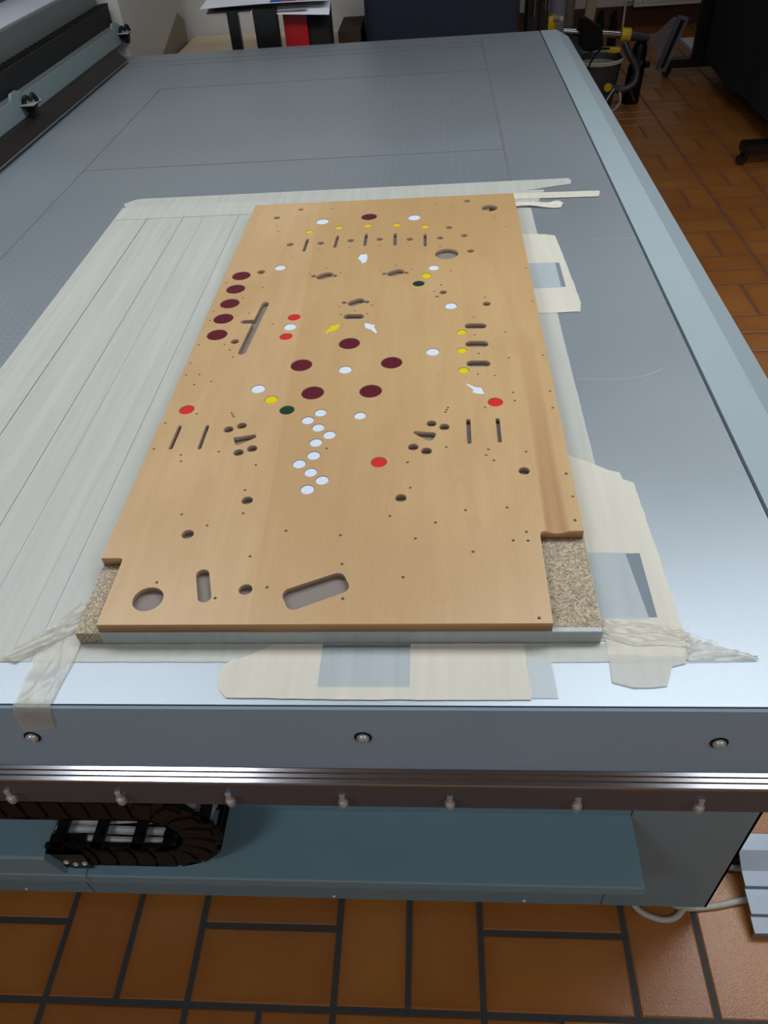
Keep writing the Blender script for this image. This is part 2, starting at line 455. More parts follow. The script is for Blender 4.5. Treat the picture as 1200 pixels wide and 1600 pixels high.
ARROWS = [('white', [(0.2261, 0.8033), (0.2298, 0.8178), (0.241, 0.8189), (0.243, 0.8017), (0.2413, 0.7852), (0.2341, 0.7827), (0.2326, 0.7901)]), ('yellow', [(0.1942, 0.5497), (0.1976, 0.5625), (0.2013, 0.5662), (0.1991, 0.571), (0.2081, 0.575), (0.2137, 0.5781), (0.2149, 0.5711), (0.2128, 0.562), (0.2075, 0.5567), (0.2034, 0.557), (0.1988, 0.5505), (0.1962, 0.5473)]), ('white', [(0.2523, 0.5755), (0.2536, 0.5777), (0.2615, 0.5737), (0.2686, 0.5709), (0.2678, 0.5641), (0.2739, 0.5467), (0.2705, 0.5458), (0.2636, 0.5564), (0.2594, 0.5589), (0.2546, 0.5627)]), ('white', [(0.3992, 0.405), (0.4013, 0.4067), (0.4087, 0.4), (0.4126, 0.3971), (0.4196, 0.3958), (0.4234, 0.3796), (0.4144, 0.3809), (0.4071, 0.3848), (0.4093, 0.39)])]
HOLES = [(0.0541, 0.9973, 0.0064), (0.0966, 1.0332, 0.0054), (0.1577, 1.0314, 0.0019), (0.4224, 1.0374, 0.0067), (0.4634, 0.9981, 0.0151), (0.4696, 0.9593, 0.0017), (0.4878, 0.9099, 0.0014), (0.3614, 1.0313, 0.0016), (0.3858, 0.9161, 0.0063), (0.4123, 0.8783, 0.0062), (0.4212, 0.8134, 0.0064), (0.3689, 0.8725, 0.0062), (0.0977, 0.8715, 0.0065), (0.1538, 0.8715, 0.0064), (0.2077, 0.8775, 0.0064), (0.2605, 0.8779, 0.0063), (0.315, 0.8723, 0.0063), (0.3798, 0.8057, 0.0202), (0.1549, 0.8435, 0.0015), (0.208, 0.8493, 0.0015), (0.2625, 0.8484, 0.0014), (0.3151, 0.8432, 0.0014), (0.3691, 0.8379, 0.0016), (0.0603, 0.9561, 0.0016), (0.0663, 0.9333, 0.0016), (0.1107, 0.8151, 0.0014), (0.3855, 0.7391, 0.0014), (0.3692, 0.6919, 0.0015), (0.358, 0.6708, 0.0014), (0.3723, 0.6661, 0.0059), (0.3625, 0.6526, 0.0029), (0.4387, 0.6233, 0.0065), (0.461, 0.5357, 0.0014), (0.0619, 0.7644, 0.0071), (0.0743, 0.7066, 0.0014), (0.1557, 0.7403, 0.0046), (0.1916, 0.7392, 0.0046), (0.2751, 0.7389, 0.004), (0.312, 0.7396, 0.004), (0.2155, 0.6436, 0.0043), (0.252, 0.6435, 0.0043), (0.1746, 0.7686, 0.0014), (0.1472, 0.7509, 0.0014), (0.2005, 0.7503, 0.0014), (0.2937, 0.7681, 0.0014), (0.3202, 0.7517, 0.0014), (0.2681, 0.7523, 0.0014), (0.2346, 0.6155, 0.0014), (0.2606, 0.6324, 0.0014), (0.2089, 0.6319, 0.0014), (0.214, 0.6069, 0.0015), (0.2548, 0.6056, 0.0015), (0.0603, 0.5348, 0.0065), (0.0081, 0.7283, 0.0014), (0.0075, 0.6306, 0.0014), (0.0082, 0.6017, 0.0014), (0.0666, 0.6201, 0.0014), (0.0471, 0.6723, 0.0014), (0.0066, 0.5282, 0.0014), (0.0063, 0.4778, 0.0014), (0.0261, 0.447, 0.0014), (0.0074, 0.447, 0.0014), (0.0473, 0.4284, 0.0014), (0.0248, 0.4214, 0.0014), (0.0463, 0.5274, 0.0014), (0.0574, 0.511, 0.0014), (0.0662, 0.491, 0.0014), (0.0445, 0.3517, 0.0014), (0.1103, 0.584, 0.0014), (0.5091, 0.74, 0.0014), (0.5088, 0.6256, 0.0014), (0.4608, 0.4662, 0.0014), (0.4164, 0.5314, 0.0014), (0.4167, 0.5827, 0.0014), (0.5084, 0.4704, 0.0014), (0.4165, 0.4274, 0.0014), (0.4389, 0.4229, 0.0014), (0.4603, 0.3818, 0.0014), (0.4609, 0.363, 0.0014), (0.4223, 0.3498, 0.0014), (0.3751, 0.3515, 0.0014), (0.3733, 0.3469, 0.0014), (0.3715, 0.342, 0.0014), (0.508, 0.3826, 0.0014), (0.5071, 0.3453, 0.0014), (0.4199, 0.4801, 0.0015), (0.4373, 0.6435, 0.0014), (0.0944, 0.3159, 0.0066), (0.1103, 0.3231, 0.0066), (0.1165, 0.268, 0.0065), (0.1323, 0.2751, 0.0066), (0.1433, 0.1794, 0.0067), (0.0866, 0.1255, 0.0069), (0.0068, 0.3326, 0.0014), (0.0913, 0.352, 0.0014), (0.0936, 0.3472, 0.0014), (0.0959, 0.3429, 0.0014), (0.0442, 0.2655, 0.0014), (0.0475, 0.2531, 0.0014), (0.0911, 0.2704, 0.0014), (0.1424, 0.2431, 0.0014), (0.1373, 0.1974, 0.0014), (0.1426, 0.1579, 0.0014), (0.072, 0.1575, 0.0014), (0.1054, 0.1388, 0.0014), (0.0064, 0.2787, 0.0014), (0.2256, 0.2722, 0.0014), (0.1955, 0.1289, 0.0014), (0.2561, 0.121, 0.0014), (0.1624, 0.091, 0.0014), (0.3539, 0.3181, 0.0064), (0.3699, 0.3104, 0.0066), (0.3317, 0.2714, 0.0065), (0.3478, 0.263, 0.0067), (0.3194, 0.1793, 0.0065), (0.4606, 0.2225, 0.0066), (0.4218, 0.2637, 0.0014), (0.4187, 0.2528, 0.0014), (0.4271, 0.2426, 0.0014), (0.4659, 0.2577, 0.0014), (0.5075, 0.2161, 0.0016), (0.5097, 0.1771, 0.0014), (0.5071, 0.1392, 0.0015), (0.3254, 0.2423, 0.0015), (0.3717, 0.27, 0.0014), (0.3296, 0.1965, 0.0014), (0.3083, 0.1501, 0.0014), (0.3911, 0.1576, 0.0014), (0.3583, 0.1386, 0.0014), (0.4366, 0.1607, 0.0014), (0.4542, 0.1224, 0.0014), (0.4394, 0.1099, 0.0014), (0.4546, 0.1093, 0.0014), (0.3368, 0.1146, 0.0014), (0.3968, 0.0942, 0.0014), (0.166, 0.0446, 0.0071), (0.0677, 0.0328, 0.0158), (0.0708, 0.0552, 0.0014), (0.1369, 0.0335, 0.0014), (0.1875, 0.0474, 0.0014), (0.2614, 0.0786, 0.0014), (0.2662, 0.0318, 0.0014), (0.3251, 0.0597, 0.0014), (0.4556, 0.0063, 0.0014)]
SLOTS = [(0.1274, 0.8899, 0.1266, 0.8423, 0.0027), (0.1822, 0.8983, 0.1812, 0.8525, 0.0027), (0.2347, 0.901, 0.2351, 0.8549, 0.0027), (0.2877, 0.8979, 0.2889, 0.8518, 0.0027), (0.3421, 0.8887, 0.3424, 0.8421, 0.0026), (0.2263, 0.5985, 0.2425, 0.5973, 0.0063), (0.4103, 0.5573, 0.4275, 0.5562, 0.0062), (0.4104, 0.5061, 0.4267, 0.5051, 0.0068), (0.4098, 0.4542, 0.4273, 0.4533, 0.0064), (0.0286, 0.3241, 0.0278, 0.2795, 0.0023), (0.065, 0.3239, 0.0648, 0.2785, 0.0023), (0.4, 0.3233, 0.3996, 0.2776, 0.0024), (0.4365, 0.3237, 0.4363, 0.2788, 0.0023), (0.1705, 0.7372, 0.1791, 0.7431, 0.0065), (0.2896, 0.7384, 0.2987, 0.7439, 0.0064), (0.2305, 0.6408, 0.2396, 0.647, 0.0057), (0.1167, 0.0659, 0.1258, 0.0348, 0.0069)]
TSLOT = ((0.0881, 0.6501, 0.0771, 0.5026, 0.0054), (0.0635, 0.5935, 0.0716, 0.5934, 0.0074))
BIGSLOT = [(0.2021, 0.042), (0.2627, 0.069), (0.2736, 0.043), (0.2141, 0.015)]
TRIS = [[(0.104, 0.2987), (0.1095, 0.2832), (0.1145, 0.2826), (0.1335, 0.298), (0.1326, 0.3032), (0.1297, 0.3041)], [(0.3315, 0.2991), (0.3325, 0.3035), (0.3579, 0.2994), (0.36, 0.295), (0.3552, 0.2845), (0.3511, 0.2825), (0.3474, 0.2843)]]

def part(name, bm, m, parent, base, **kw):
    rel(bm, base)
    return done(name, bm, m, parent, **kw)

# ================================================================ the room
FL_X0, FL_X1, FL_Y0, FL_Y1 = -3.2, 4.2, -2.6, 7.1
bm = BM(); box(bm, (FL_X0, FL_Y0, -.06), (FL_X1, FL_Y1, .0022))
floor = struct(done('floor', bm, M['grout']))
bm = BM(); box(bm, (FL_X0, FL_Y0, CEIL), (FL_X1, FL_Y1, CEIL + .08)); struct(done('ceiling', bm, M['ceiling']))
bm = BM(); box(bm, (FL_X0, FL_Y1, -.06), (FL_X1, FL_Y1 + .1, CEIL)); struct(done('wall_back', bm, M['wall']))
bm = BM(); box(bm, (FL_X0 - .1, FL_Y0, -.06), (FL_X0, FL_Y1, CEIL)); struct(done('wall_left', bm, M['wall']))
bm = BM(); box(bm, (FL_X1, FL_Y0, -.06), (FL_X1 + .1, FL_Y1, CEIL)); struct(done('wall_right', bm, M['wall']))
bm = BM(); box(bm, (FL_X0, FL_Y0 - .1, -.06), (FL_X1, FL_Y0, CEIL)); struct(done('wall_front', bm, M['wall']))
bm = BM(); box(bm, (FL_X0, 3.52, -.06), (.08, 3.62, CEIL)); struct(done('wall_rear', bm, M['wall']))
# glazed tile skirting along the back wall, tile by tile
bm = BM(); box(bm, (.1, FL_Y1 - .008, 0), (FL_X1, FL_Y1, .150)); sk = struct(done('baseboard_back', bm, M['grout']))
bm = BM(); box(bm, (-.121, -.006, -.073), (.121, .004, .073)); skm = None
for i in range(12):
    if skm is None:
        o = done('skirting_tile', bm, M['skirt_tile'], sk, bevel=.002); skm = o.data
    else:
        o = link('skirting_tile', skm, None, sk)
    o.location = (.93 + .25 * i, FL_Y1 - .011, .075)

# floor tiles: basket weave of 24 x 11.5 cm tiles
PIT = .2545; GX, GY = -.087, -.098
def tile_mesh(lx, ly):
    bm = BM(); h = .0042; c = .0025
    vs = []
    for z, k in ((-.004, 0.), (h - .002, 0.), (h, c)):
        vs.append([bm.verts.new((sx * (lx / 2 - k), sy * (ly / 2 - k), z)) for sx, sy in ((-1, -1), (1, -1), (1, 1), (-1, 1))])
    for A, B in zip(vs, vs[1:]):
        for i in range(4): bm.faces.new((A[i], A[(i + 1) % 4], B[(i + 1) % 4], B[i]))
    bm.faces.new(vs[-1])
    me = bpy.data.meshes.new('floor_tile'); bm.to_mesh(me); bm.free(); me.materials.append(M['tile'])
    return me
tile_me = tile_mesh(PIT - .0105, PIT / 2 - .010)
cands = []
for i in range(-12, 18):
    for j in range(-10, 30):
        bx, by = GX + PIT * i, GY + PIT * j
        horiz = (i + j) % 2 == 0
        for k in (0, 1):
            if horiz: x, y, r = bx + PIT / 2, by + PIT * (.25 + .5 * k), 0
            else: x, y, r = bx + PIT * (.25 + .5 * k), by + PIT / 2, PI / 2
            if x < FL_X0 + .13 or x > FL_X1 - .13 or y < FL_Y0 + .13 or y > FL_Y1 - .13: continue
            cands.append((x, y, r))
rotm = cam.rotation_euler.to_matrix().inverted()
def in_frame(x, y, m=90):
    q = rotm @ (Vector((x, y, 0)) - cam.location)
    if q.z > -.1: return False
    u = 600 + 1183.9 * q.x / -q.z; v = 800 - 1183.9 * q.y / -q.z
    return -m < u < 1200 + m and -20 < v < 1740
single, rest = [], []
for t in cands:
    x, y, r = t
    hidden = (.12 < y < 2.6 and x < .80) or (y > 2.6 and x < .75) or (x > 2.3)
    (single if in_frame(x, y) and not hidden else rest).append(t)
single.sort(key=lambda t: (t[0] - .366) ** 2 + (t[1] + .454) ** 2)
rest += single[298:]; single = single[:298]
for x, y, r in single:
    o = link('floor_tile', tile_me, None, floor, (x, y, random.uniform(-.0006, .0004)), (random.uniform(-.003, .003), random.uniform(-.003, .003), r + random.uniform(-.004, .004)))
bm = BM()
for x, y, r in rest:
    lx, ly = (PIT - .0105, PIT / 2 - .010) if r == 0 else (PIT / 2 - .010, PIT - .0105)
    box(bm, (x - lx / 2, y - ly / 2, -.004), (x + lx / 2, y + ly / 2, .0042))
tag(done('floor_tiles', bm, M['tile_far'], floor), None, None, None, 'stuff')

# ceiling fixtures
for k, (x, y, lx, ly, w) in enumerate(FIXTURES):
    r = empty('ceiling_light', (x, y, CEIL), ('wide fluorescent ceiling fixture above the right side of the printer', 'wide fluorescent ceiling fixture above the printer gantry', 'short narrow ceiling fixture in front of the printer on the left', 'narrow ceiling fixture in front of the printer on the right', 'narrow ceiling fixture over the walkway beside the black cloth cover')[k], 'ceiling light', 'fluorescent ceiling fixtures')
    bm = BM(); box(bm, (-lx / 2 - .03, -ly / 2 - .03, -.05), (lx / 2 + .03, ly / 2 + .03, 0)); done('housing', bm, M['fixture'], r, bevel=.004)
    bm = BM(); box(bm, (-lx / 2, -ly / 2, -.072), (lx / 2, ly / 2, -.05)); done('diffuser', bm, M['diffuser'], r)

# radiator on the back wall
rx0 = 1.99
r = empty('wall_radiator', (rx0, FL_Y1 - .1, .158), 'white panel radiator on the back wall above the brown tile skirting', 'radiator')
bm = BM(); box(bm, (0, -.02, 0), (1.3, .05, .60)); done('panel', bm, M['radiator'], r, bevel=.006)
for i in range(32):
    bm = BM() if i == 0 else None
    if i == 0:
        box(bm, (-.011, -.034, .03), (.011, -.018, .57)); o = done('rib', bm, M['radiator'], r, bevel=.004); ribm = o.data
    else: o = link('rib', ribm, None, r)
    o.location = (.03 + .04 * i, 0, 0)
for i in (0, 1):
    bm = BM(); box(bm, (.2 + .9 * i, .045, .2), (.24 + .9 * i, .1, .4)); done('bracket', bm, M['radiator'], r)
bm = BM(); tube(bm, [(-.015, .02, .04), (-.05, .03, .04), (-.06, .03, -.01), (-.06, .03, -.154)], .009); done('feed_pipe', bm, M['radiator'], r, smooth=True)

# ================================================================ the flatbed printer
TZ = .892
PR = (0, 0, 0)
pr = empty('flatbed_printer', PR, 'large grey flatbed printer filling the room, with the wooden board taped on its bed', 'printer')
X0, X1, XB = -1.6, .724, .781
bm = BM(); box(bm, (X0, -.0715, TZ - .022), (.722, 2.6, TZ)); bed = done('bed_plate', bm, M['bed'], pr, bevel=.0015)
# zone grooves of the vacuum table: thin recessed-looking joint strips
bm = BM()
def strip(bm, x0, y0, x1, y1, w, z=TZ + .0003):
    d = Vector((x1 - x0, y1 - y0, 0)).normalized(); s = Vector((-d.y, d.x, 0)) * w / 2
    a, b = Vector((x0, y0, z)), Vector((x1, y1, z))
    bm.faces.new([bm.verts.new(p) for p in (a - s, b - s, b + s, a + s)])
M['joint'] = simple('vacuum_zone_joint', (104, 106, 112), .6, var=.08)
strip(bm, .521, 0., .521, 2.49, .006); strip(bm, -.487, 0, -.487, 2.125, .006)
for y in (2.49, 2.432): strip(bm, X0, y, .521, y, .004)
for y in (2.125, 1.411): strip(bm, -.487, y, .521, y, .004)
done('zone_joint', bm, M['joint'], bed)
# right border profile with its chamfer
bm = BM(); prism(bm, [(.7265, TZ + .0005), (XB, TZ + .0005), (.823, TZ - .022), (.823, TZ - .055), (.7265, TZ - .055)], 'y', -.0715, 2.6)
done('side_border', bm, M['border'], pr)
# front apron: folded sheet with a thin bright lip
bm = BM(); prism(bm, [(-.0745, TZ - .0035), (-.0725, TZ - .0015), (-.071, TZ - .0035), (-.071, .782), (-.0745, .782)], 'x', X0, .823)
ap = done('front_apron', bm, M['apron'], pr)
def round_screw(x, y, z, r, mat, parent, name='screw'):
    bm = BM(); lathe(bm, [(0, -.002), (r, -.002), (r, .0012), (r * .75, .0035), (r * .38, .0042), (r * .34, .0018), (0, .0018)], (x, y, z), 16, Vector((0, -1, 0)))
    return done(name, bm, mat, parent, smooth=True)
for x, z in ((-.043, .838), (.287, .842), (.618, .837), (-.37, .838)):
    bm = BM(); lathe(bm, [(0, 0), (.0085, 0), (.0085, .0010), (0, .0010)], (x, -.0744, z), 18, Vector((0, -1, 0)))
    wsh = done('washer', bm, M['black'], ap, smooth=True)
    round_screw(x, -.0756, z, .0062, M['screw'], ap)
# guide rail with fine grooves, then the beam below
prof = [(-.066, .7818), (-.0752, .7818), (-.0782, .7800), (-.0785, .7785), (-.0792, .7783), (-.0822, .7765), (-.0825, .7750), (-.0832, .7748), (-.0866, .7728), (-.0874, .7716), (-.0874, .7685), (-.066, .7685)]
bm = BM(); prism(bm, prof, 'x', X0, .80); done('guide_rail', bm, M['chrome'], pr)
bm = BM(); prism(bm, [(.055, .87), (-.070, .87), (-.070, .770), (-.0855, .7685), (-.0855, .741), (-.0795, .7375), (-.0795, .7095), (.055, .703)], 'x', X0, .80)
beam = done('beam', bm, M['alu_dark'], pr)
for x in (-.103, .019, .138, .258, .369, .498, .619, -.225):
    z = .736
    bm = BM(); cyl(bm, (x, -.0865, z + .012), (x, -.0865, z - .007), .0031, n=10)
    lathe(bm, [(0, 0), (.0052, 0), (.0052, .004), (.0046, .005), (0, .005)], (x, -.0865, z - .004), 12)
    lathe(bm, [(0, 0), (.0045, 0), (.005, .0035), (0, .0035)], (x, -.0865, z - .0095), 12)
    done('bolt', bm, M['screw'], beam, smooth=True)
# cabinet under the bed
YF = .066
bm = BM(); box(bm, (X0, YF + .003, .05), (.812, 2.45, .72)); box(bm, (X0, .05, .70), (.812, 2.5, .872)); cab = done('cabinet', bm, M['teal'], pr)
for a, b in ((X0, -.292), (-.2885, .6325), (.6355, .816)):
    bm = BM(); box(bm, (a, YF, .045), (b, YF + .004, .705)); pn = done('front_panel', bm, M['teal'], pr, bevel=.001)
bm = BM(); box(bm, (.812, YF, .045), (.816, 2.45, .705)); done('side_panel', bm, M['teal'], pr, bevel=.001)
for x in (-.9, -.1, .74):
    bm = BM(); lathe(bm, [(0, 0), (.03, 0), (.032, .012), (.02, .02), (.014, .052), (0, .052)], (x, .16, .0042), 16); done('foot', bm, M['blackpaint'], pr, smooth=True)
# tray for the cable chain: two folded sheets with a lip
for a, b in ((X0, -.156), (-.1545, .634)):
    bm = BM(); prism(bm, [(YF, .39), (-.034, .39), (-.036, .388), (-.036, .368), (-.034, .366), (-.030, .366), (-.030, .386), (YF, .386)], 'x', a, b)
    tr = done('chain_tray', bm, M['teal'], pr)
for x in (-.42, .16, .50):
    bm = BM(); lathe(bm, [(0, 0), (.004, 0), (.003, .002), (0, .002)], (x, YF, .054), 10, Vector((0, -1, 0))); done('rivet', bm, M['screw'], pn, smooth=True)
# sheet-metal cover over the start of the lower run
bm = BM(); prism(bm, [(-.0345, .391), (-.0345, .440), (-.031, .4435), (YF - .001, .4435), (YF - .001, .391)], 'x', X0, -.199)
v = [q for q in bm.verts if q.co.x > -.3]
for q in v:
    if q.co.z < .40: q.co.x += .014
done('chain_cover', bm, M['teal'], pr)
# ---- cable chain
CY0, CY1 = -.022, .058
LZ, UZ, XC = .425, .569, -.040
RAD = (UZ - LZ) / 2; CZ = (LZ + UZ) / 2
chain_root = None
bm = BM()
cable_pts = []
def chain_pos(s):
    """position and heading along the chain, s from the fixed end"""
    L1 = XC - (-.185)
    if s < L1: return Vector((-.185 + s, 0, LZ)), 0.
    s -= L1
    if s < PI * RAD:
        a = s / RAD
        return Vector((XC + RAD * math.sin(a), 0, CZ - RAD * math.cos(a))), -a
    s -= PI * RAD
    return Vector((XC - s, 0, UZ)), -PI
def link_mesh(bar):
    bm = BM()
    h = .031; l = .0185
    for y, off in ((CY0, 0), (CY1 - .006, 0)):
        # outline of a side plate: stepped, with a sloped shoulder
        prism(bm, [(-l, -h), (l - .004, -h), (l, -h + .007), (l, h - .004), (l - .006, h), (-l + .003, h), (-l, h - .004)], 'y', y, y + .006)
        prism(bm, [(-.004, -.022), (.016, -.022), (.020, 0), (.016, .022), (-.004, .022)], 'y', y - .0022, y)
    if bar:
        box(bm, (-.008, CY0, h - .006), (.008, CY1, h)); box(bm, (-.008, CY0, -h), (.008, CY1, -h + .006))
        box(bm, (-.004, CY0 + .012, h - .001), (.004, CY0 + .022, h + .005))
    else:
        box(bm, (-.002, CY0, -h), (.002, CY1, -h + .003))
    return bm
cab_bm = BM()
for k in range(9):
    y = CY0 + .0125 + k * .0072
    pts = []; s = -.02
    off = (.010 if k % 2 else -.006)
    while s < 1.05:
        p, a = chain_pos(max(s, 0)); 
        if s < 0: p.x += s
        nrm = Vector((math.sin(a), 0, math.cos(a)))   # inner side
        q = p + nrm * (off + .003 * math.sin(s * 23 + k)) ; q.y = y + .0015 * math.sin(s * 31 + 2 * k)
        pts.append(q); s += .03
    tube(cab_bm, pts, .0058, n=8, k=2)
chain = done('cable_chain', cab_bm, M['cable'], pr, smooth=True)
chain['label'] = 'white cables bundled inside the black chain'
lm = {}
s = .004; i = 0
while s < 1.05:
    p, a = chain_pos(s)
    bar = i % 2 == 0
    if bar not in lm:
        o = done('chain_link', link_mesh(bar), M['black'], chain, bevel=.0008); lm[bar] = o.data
    else: o = link('chain_link', lm[bar], None, chain)
    o.location = p; o.rotation_euler = (0, a, 0)
    s += .0287; i += 1
# fixing bracket of the chain
bm = BM(); box(bm, (-.215, -.026, .394), (-.150, -.020, .400)); 
prism(bm, [(-.197, .447), (-.146, .447), (-.146, .394), (-.176, .394)], 'y', -.027, -.021)
box(bm, (-.198, -.027, .441), (-.146, .0, .447))
br = done('chain_bracket', bm, M['blackpaint'], pr, bevel=.0008)
for x, y in ((-.186, -.016), (-.162, -.016)):
    bm = BM(); lathe(bm, [(0, 0), (.0042, 0), (.0042, .001), (.0030, .002), (.0026, .0008), (0, .0008)], (x, y, .447), 14); done('bolt', bm, M['screw'], br, smooth=True)
for x, z in ((-.178, .416), (-.166, .410), (-.152, .413)):
    bm = BM(); lathe(bm, [(0, 0), (.0044, 0), (.0044, .001), (.0032, .002), (.0026, .0008), (0, .0008)], (x, -.027, z), 14, Vector((0, -1, 0))); done('bolt', bm, M['screw'], br, smooth=True)

# ---- gantry over the bed
GE = 2.62
bm = BM(); prism(bm, [(-1.02, .93), (-.757, .93), (-.757, .985), (-.766, .99), (-.803, .99), (-.803, 1.110), (-.807, 1.114), (-1.02, 1.114), (-1.02, 1.16), (-1.3, 1.16), (-1.3, .93)], 'y', -.6, GE)
gan = done('gantry', bm, M['gantry_grey'], pr)
gan['label'] = 'grey print gantry crossing the left end of the bed'
bm = BM(); prism(bm, [(-.985, 1.1145), (-.8065, 1.1145), (-.8065, 1.1175), (-.985, 1.1175)], 'y', -.6, GE); done('top_cover', bm, M['gantry_white'], gan)['label'] = 'white top sheet of the gantry'
bm = BM(); box(bm, (-1.3, -.6, 1.16), (-.99, GE, 1.25)); done('back_housing', bm, M['blackpaint'], gan)
bm = BM(); prism(bm, [(-.708, .899), (-.704, .899), (-.704, .905), (-.735, .930), (-.757, .934), (-.80, .934), (-.80, .90), (-.712, .90)], 'y', -.6, 2.50); done('lamp_shroud', bm, M['brownblack'], gan)
bm = BM(); box(bm, (-.7035, -.6, .8985), (-.7015, 2.50, .9025)); done('edge_strip', bm, M['steel_edge'], gan)
bm = BM(); box(bm, (-.756, -.6, .932), (-.750, 2.64, .984)); plate = done('clamp_plate', bm, M['plate'], gan, bevel=.001)
bm = BM(); box(bm, (-.802, -.6, .99), (-.766, 2.62, 1.045)); ct = done('gantry_chain', bm, M['blackmat'], gan, bevel=.002)
ribm = None
for i in range(46):
    y = 1.45 + i * .032
    if ribm is None:
        bm = BM(); prism(bm, [(-.801, -.022), (-.801, -.010), (-.772, .012), (-.772, .0)], 'z', 1.045, 1.050); o = done('gantry_rib', bm, M['black'], ct, bevel=.001); ribm = o.data
        # third level only: the ribs hang on the chain's own parent
        o.parent = gan
    else: o = link('gantry_rib', ribm, None, gan)
    o.location = (0, y, 0)
for y in (1.735, 2.60):
    bm = BM(); prism(bm, [(y - .05, .95), (y + .03, .95), (y + .03, .990), (y + .012, .992), (y + .006, .999), (y - .03, .999), (y - .04, .990)], 'x', -.757, -.749)
    done('tab', bm, M['plate'], gan)
    bm = BM(); pts = [(-.744, y + .01, .962), (-.736, y + .012, .980), (-.728, y + .02, .972), (-.722, y + .03, .982), (-.716, y + .034, .964)]
    tube(bm, pts, .006, n=8); box(bm, (-.748, y - .004, .958), (-.716, y + .05, .962))
    prism(bm, [(-.745, .958), (-.715, .958), (-.722, .930), (-.735, .934)], 'y', y + .005, y + .028)
    done('clip', bm, M['black'], gan, smooth=True)
    bm = BM(); box(bm, (-.748, y - .006, .9622), (-.712, y + .055, .9645)); done('clip_plate', bm, M['screw'], gan)
bm = BM(); prism(bm, [(2.64, .70), (3.34, .70), (3.42, .78), (3.44, .88), (3.36, .955), (3.38, 1.02), (3.30, 1.25), (2.64, 1.25)], 'x', -1.25, -.735); ec = done('end_housing', bm, M['endcap'], gan, bevel=.012, seg=2)
bm = BM(); prism(bm, [(2.66, .72), (3.33, .72), (3.40, .79), (3.41, .86), (3.33, .90)], 'x', -.7349, -.732); done('end_lower', bm, M['endlow'], gan)  # darker taupe triangle on the lower part of the end housing

# ================================================================ chipboard and playfield
bm = BM(); box(bm, (-.001, -.001, TZ + .0005), (.515, 1.066, .9077))
cb = tag(done('chipboard_panel', bm, M['chip']), 'speckled chipboard panel under the wooden board, showing at its two front corners', 'panel')
BT = .92; BTH = .0118
def ring(c, r, n): return [(c[0] + r * math.cos(2 * PI * i / n), c[1] + r * math.sin(2 * PI * i / n)) for i in range(n)]
def capsule(x0, y0, x1, y1, r, n=8):
    a = math.atan2(y1 - y0, x1 - x0)
    return [(x1 + r * math.cos(a - PI / 2 + PI * i / n), y1 + r * math.sin(a - PI / 2 + PI * i / n)) for i in range(n + 1)] + \
           [(x0 + r * math.cos(a + PI / 2 + PI * i / n), y0 + r * math.sin(a + PI / 2 + PI * i / n)) for i in range(n + 1)]
def rounded(pts, r, n=5):
    out = []; m = len(pts)
    for i in range(m):
        p = Vector(pts[i]); a = (Vector(pts[i - 1]) - p).normalized(); b = (Vector(pts[(i + 1) % m]) - p).normalized()
        ang = a.angle(b) / 2; d = r / math.tan(ang)
        s, e = p + a * d, p + b * d
        c = p + (a + b).normalized() * (r / math.sin(ang))
        a0 = math.atan2(s.y - c.y, s.x - c.x); a1 = math.atan2(e.y - c.y, e.x - c.x)
        da = (a1 - a0 + PI) % (2 * PI) - PI
        out += [(c.x + r * math.cos(a0 + da * k / n), c.y + r * math.sin(a0 + da * k / n)) for k in range(n + 1)]
    return out
outline = [(.0245, 0), (.468, 0), (.468, .118), (.4692, .1215), (.4725, .123), (.514, .123), (.514, 1.067), (0, 1.067), (0, .0905), (.0215, .0905), (.0245, .0885)]
loops = [outline]
for x, y, r in HOLES:
    r = r * 1.3 if r < .0022 else r
    loops.append(ring((x, y), r, 8 if r < .0025 else (32 if r > .012 else 20)))
for i, s in enumerate(SLOTS):
    k = 1.25 if 5 <= i <= 8 else (1.6 if 13 <= i <= 15 else (1.0 if i == 16 else 1.12))
    loops.append(capsule(*s[:4], s[4] * k))
for k, v in INSERTS.items():
    for x, y, r in v: loops.append(ring((x, y), r + .0003, 32))
for c, pts in ARROWS: loops.append(pts)
(tx0, ty0, tx1, ty1, tr_), (bx0, by0, bx1, by1, _) = TSLOT
ax = lambda y: tx1 + (tx0 - tx1) * (y - ty1) / (ty0 - ty1)
rb = .0056; tr_ *= 1.12
T = [(tx0 - tr_ * .98, ty0), (tx0 - tr_ * .7, ty0 + tr_ * .7), (tx0, ty0 + tr_), (tx0 + tr_ * .7, ty0 + tr_ * .7), (tx0 + tr_, ty0), (tx1 + tr_, ty1), (tx1 + tr_ * .7, ty1 - tr_ * .7), (tx1, ty1 - tr_), (tx1 - tr_ * .7, ty1 - tr_ * .7), (tx1 - tr_ * .98, ty1),
     (ax(by0 - rb) - tr_, by0 - rb), (bx0, by0 - rb), (bx0 - rb * .75, by0 - rb * .7), (bx0 - rb, by0), (bx0 - rb * .75, by0 + rb * .7), (bx0, by0 + rb), (ax(by0 + rb) - tr_, by0 + rb)]
loops.append(T)
loops.append(rounded(BIGSLOT, .0085))
for t in TRIS: loops.append(rounded(t[:1] + t[1:], .0006, 2) if False else t)
cu = bpy.data.curves.new('playfield_outline', 'CURVE'); cu.dimensions = '2D'; cu.fill_mode = 'BOTH'; cu.extrude = BTH / 2
for lp in loops:
    s = cu.splines.new('POLY'); s.points.add(len(lp) - 1)
    for p, q in zip(s.points, lp): p.co = (q[0], q[1], 0, 1)
    s.use_cyclic_u = True
tmp = bpy.data.objects.new('tmp', cu); col.objects.link(tmp)
bpy.context.view_layer.update()
me = bpy.data.meshes.new_from_object(tmp.evaluated_get(bpy.context.evaluated_depsgraph_get()))
bpy.data.objects.remove(tmp); bpy.data.curves.remove(cu)
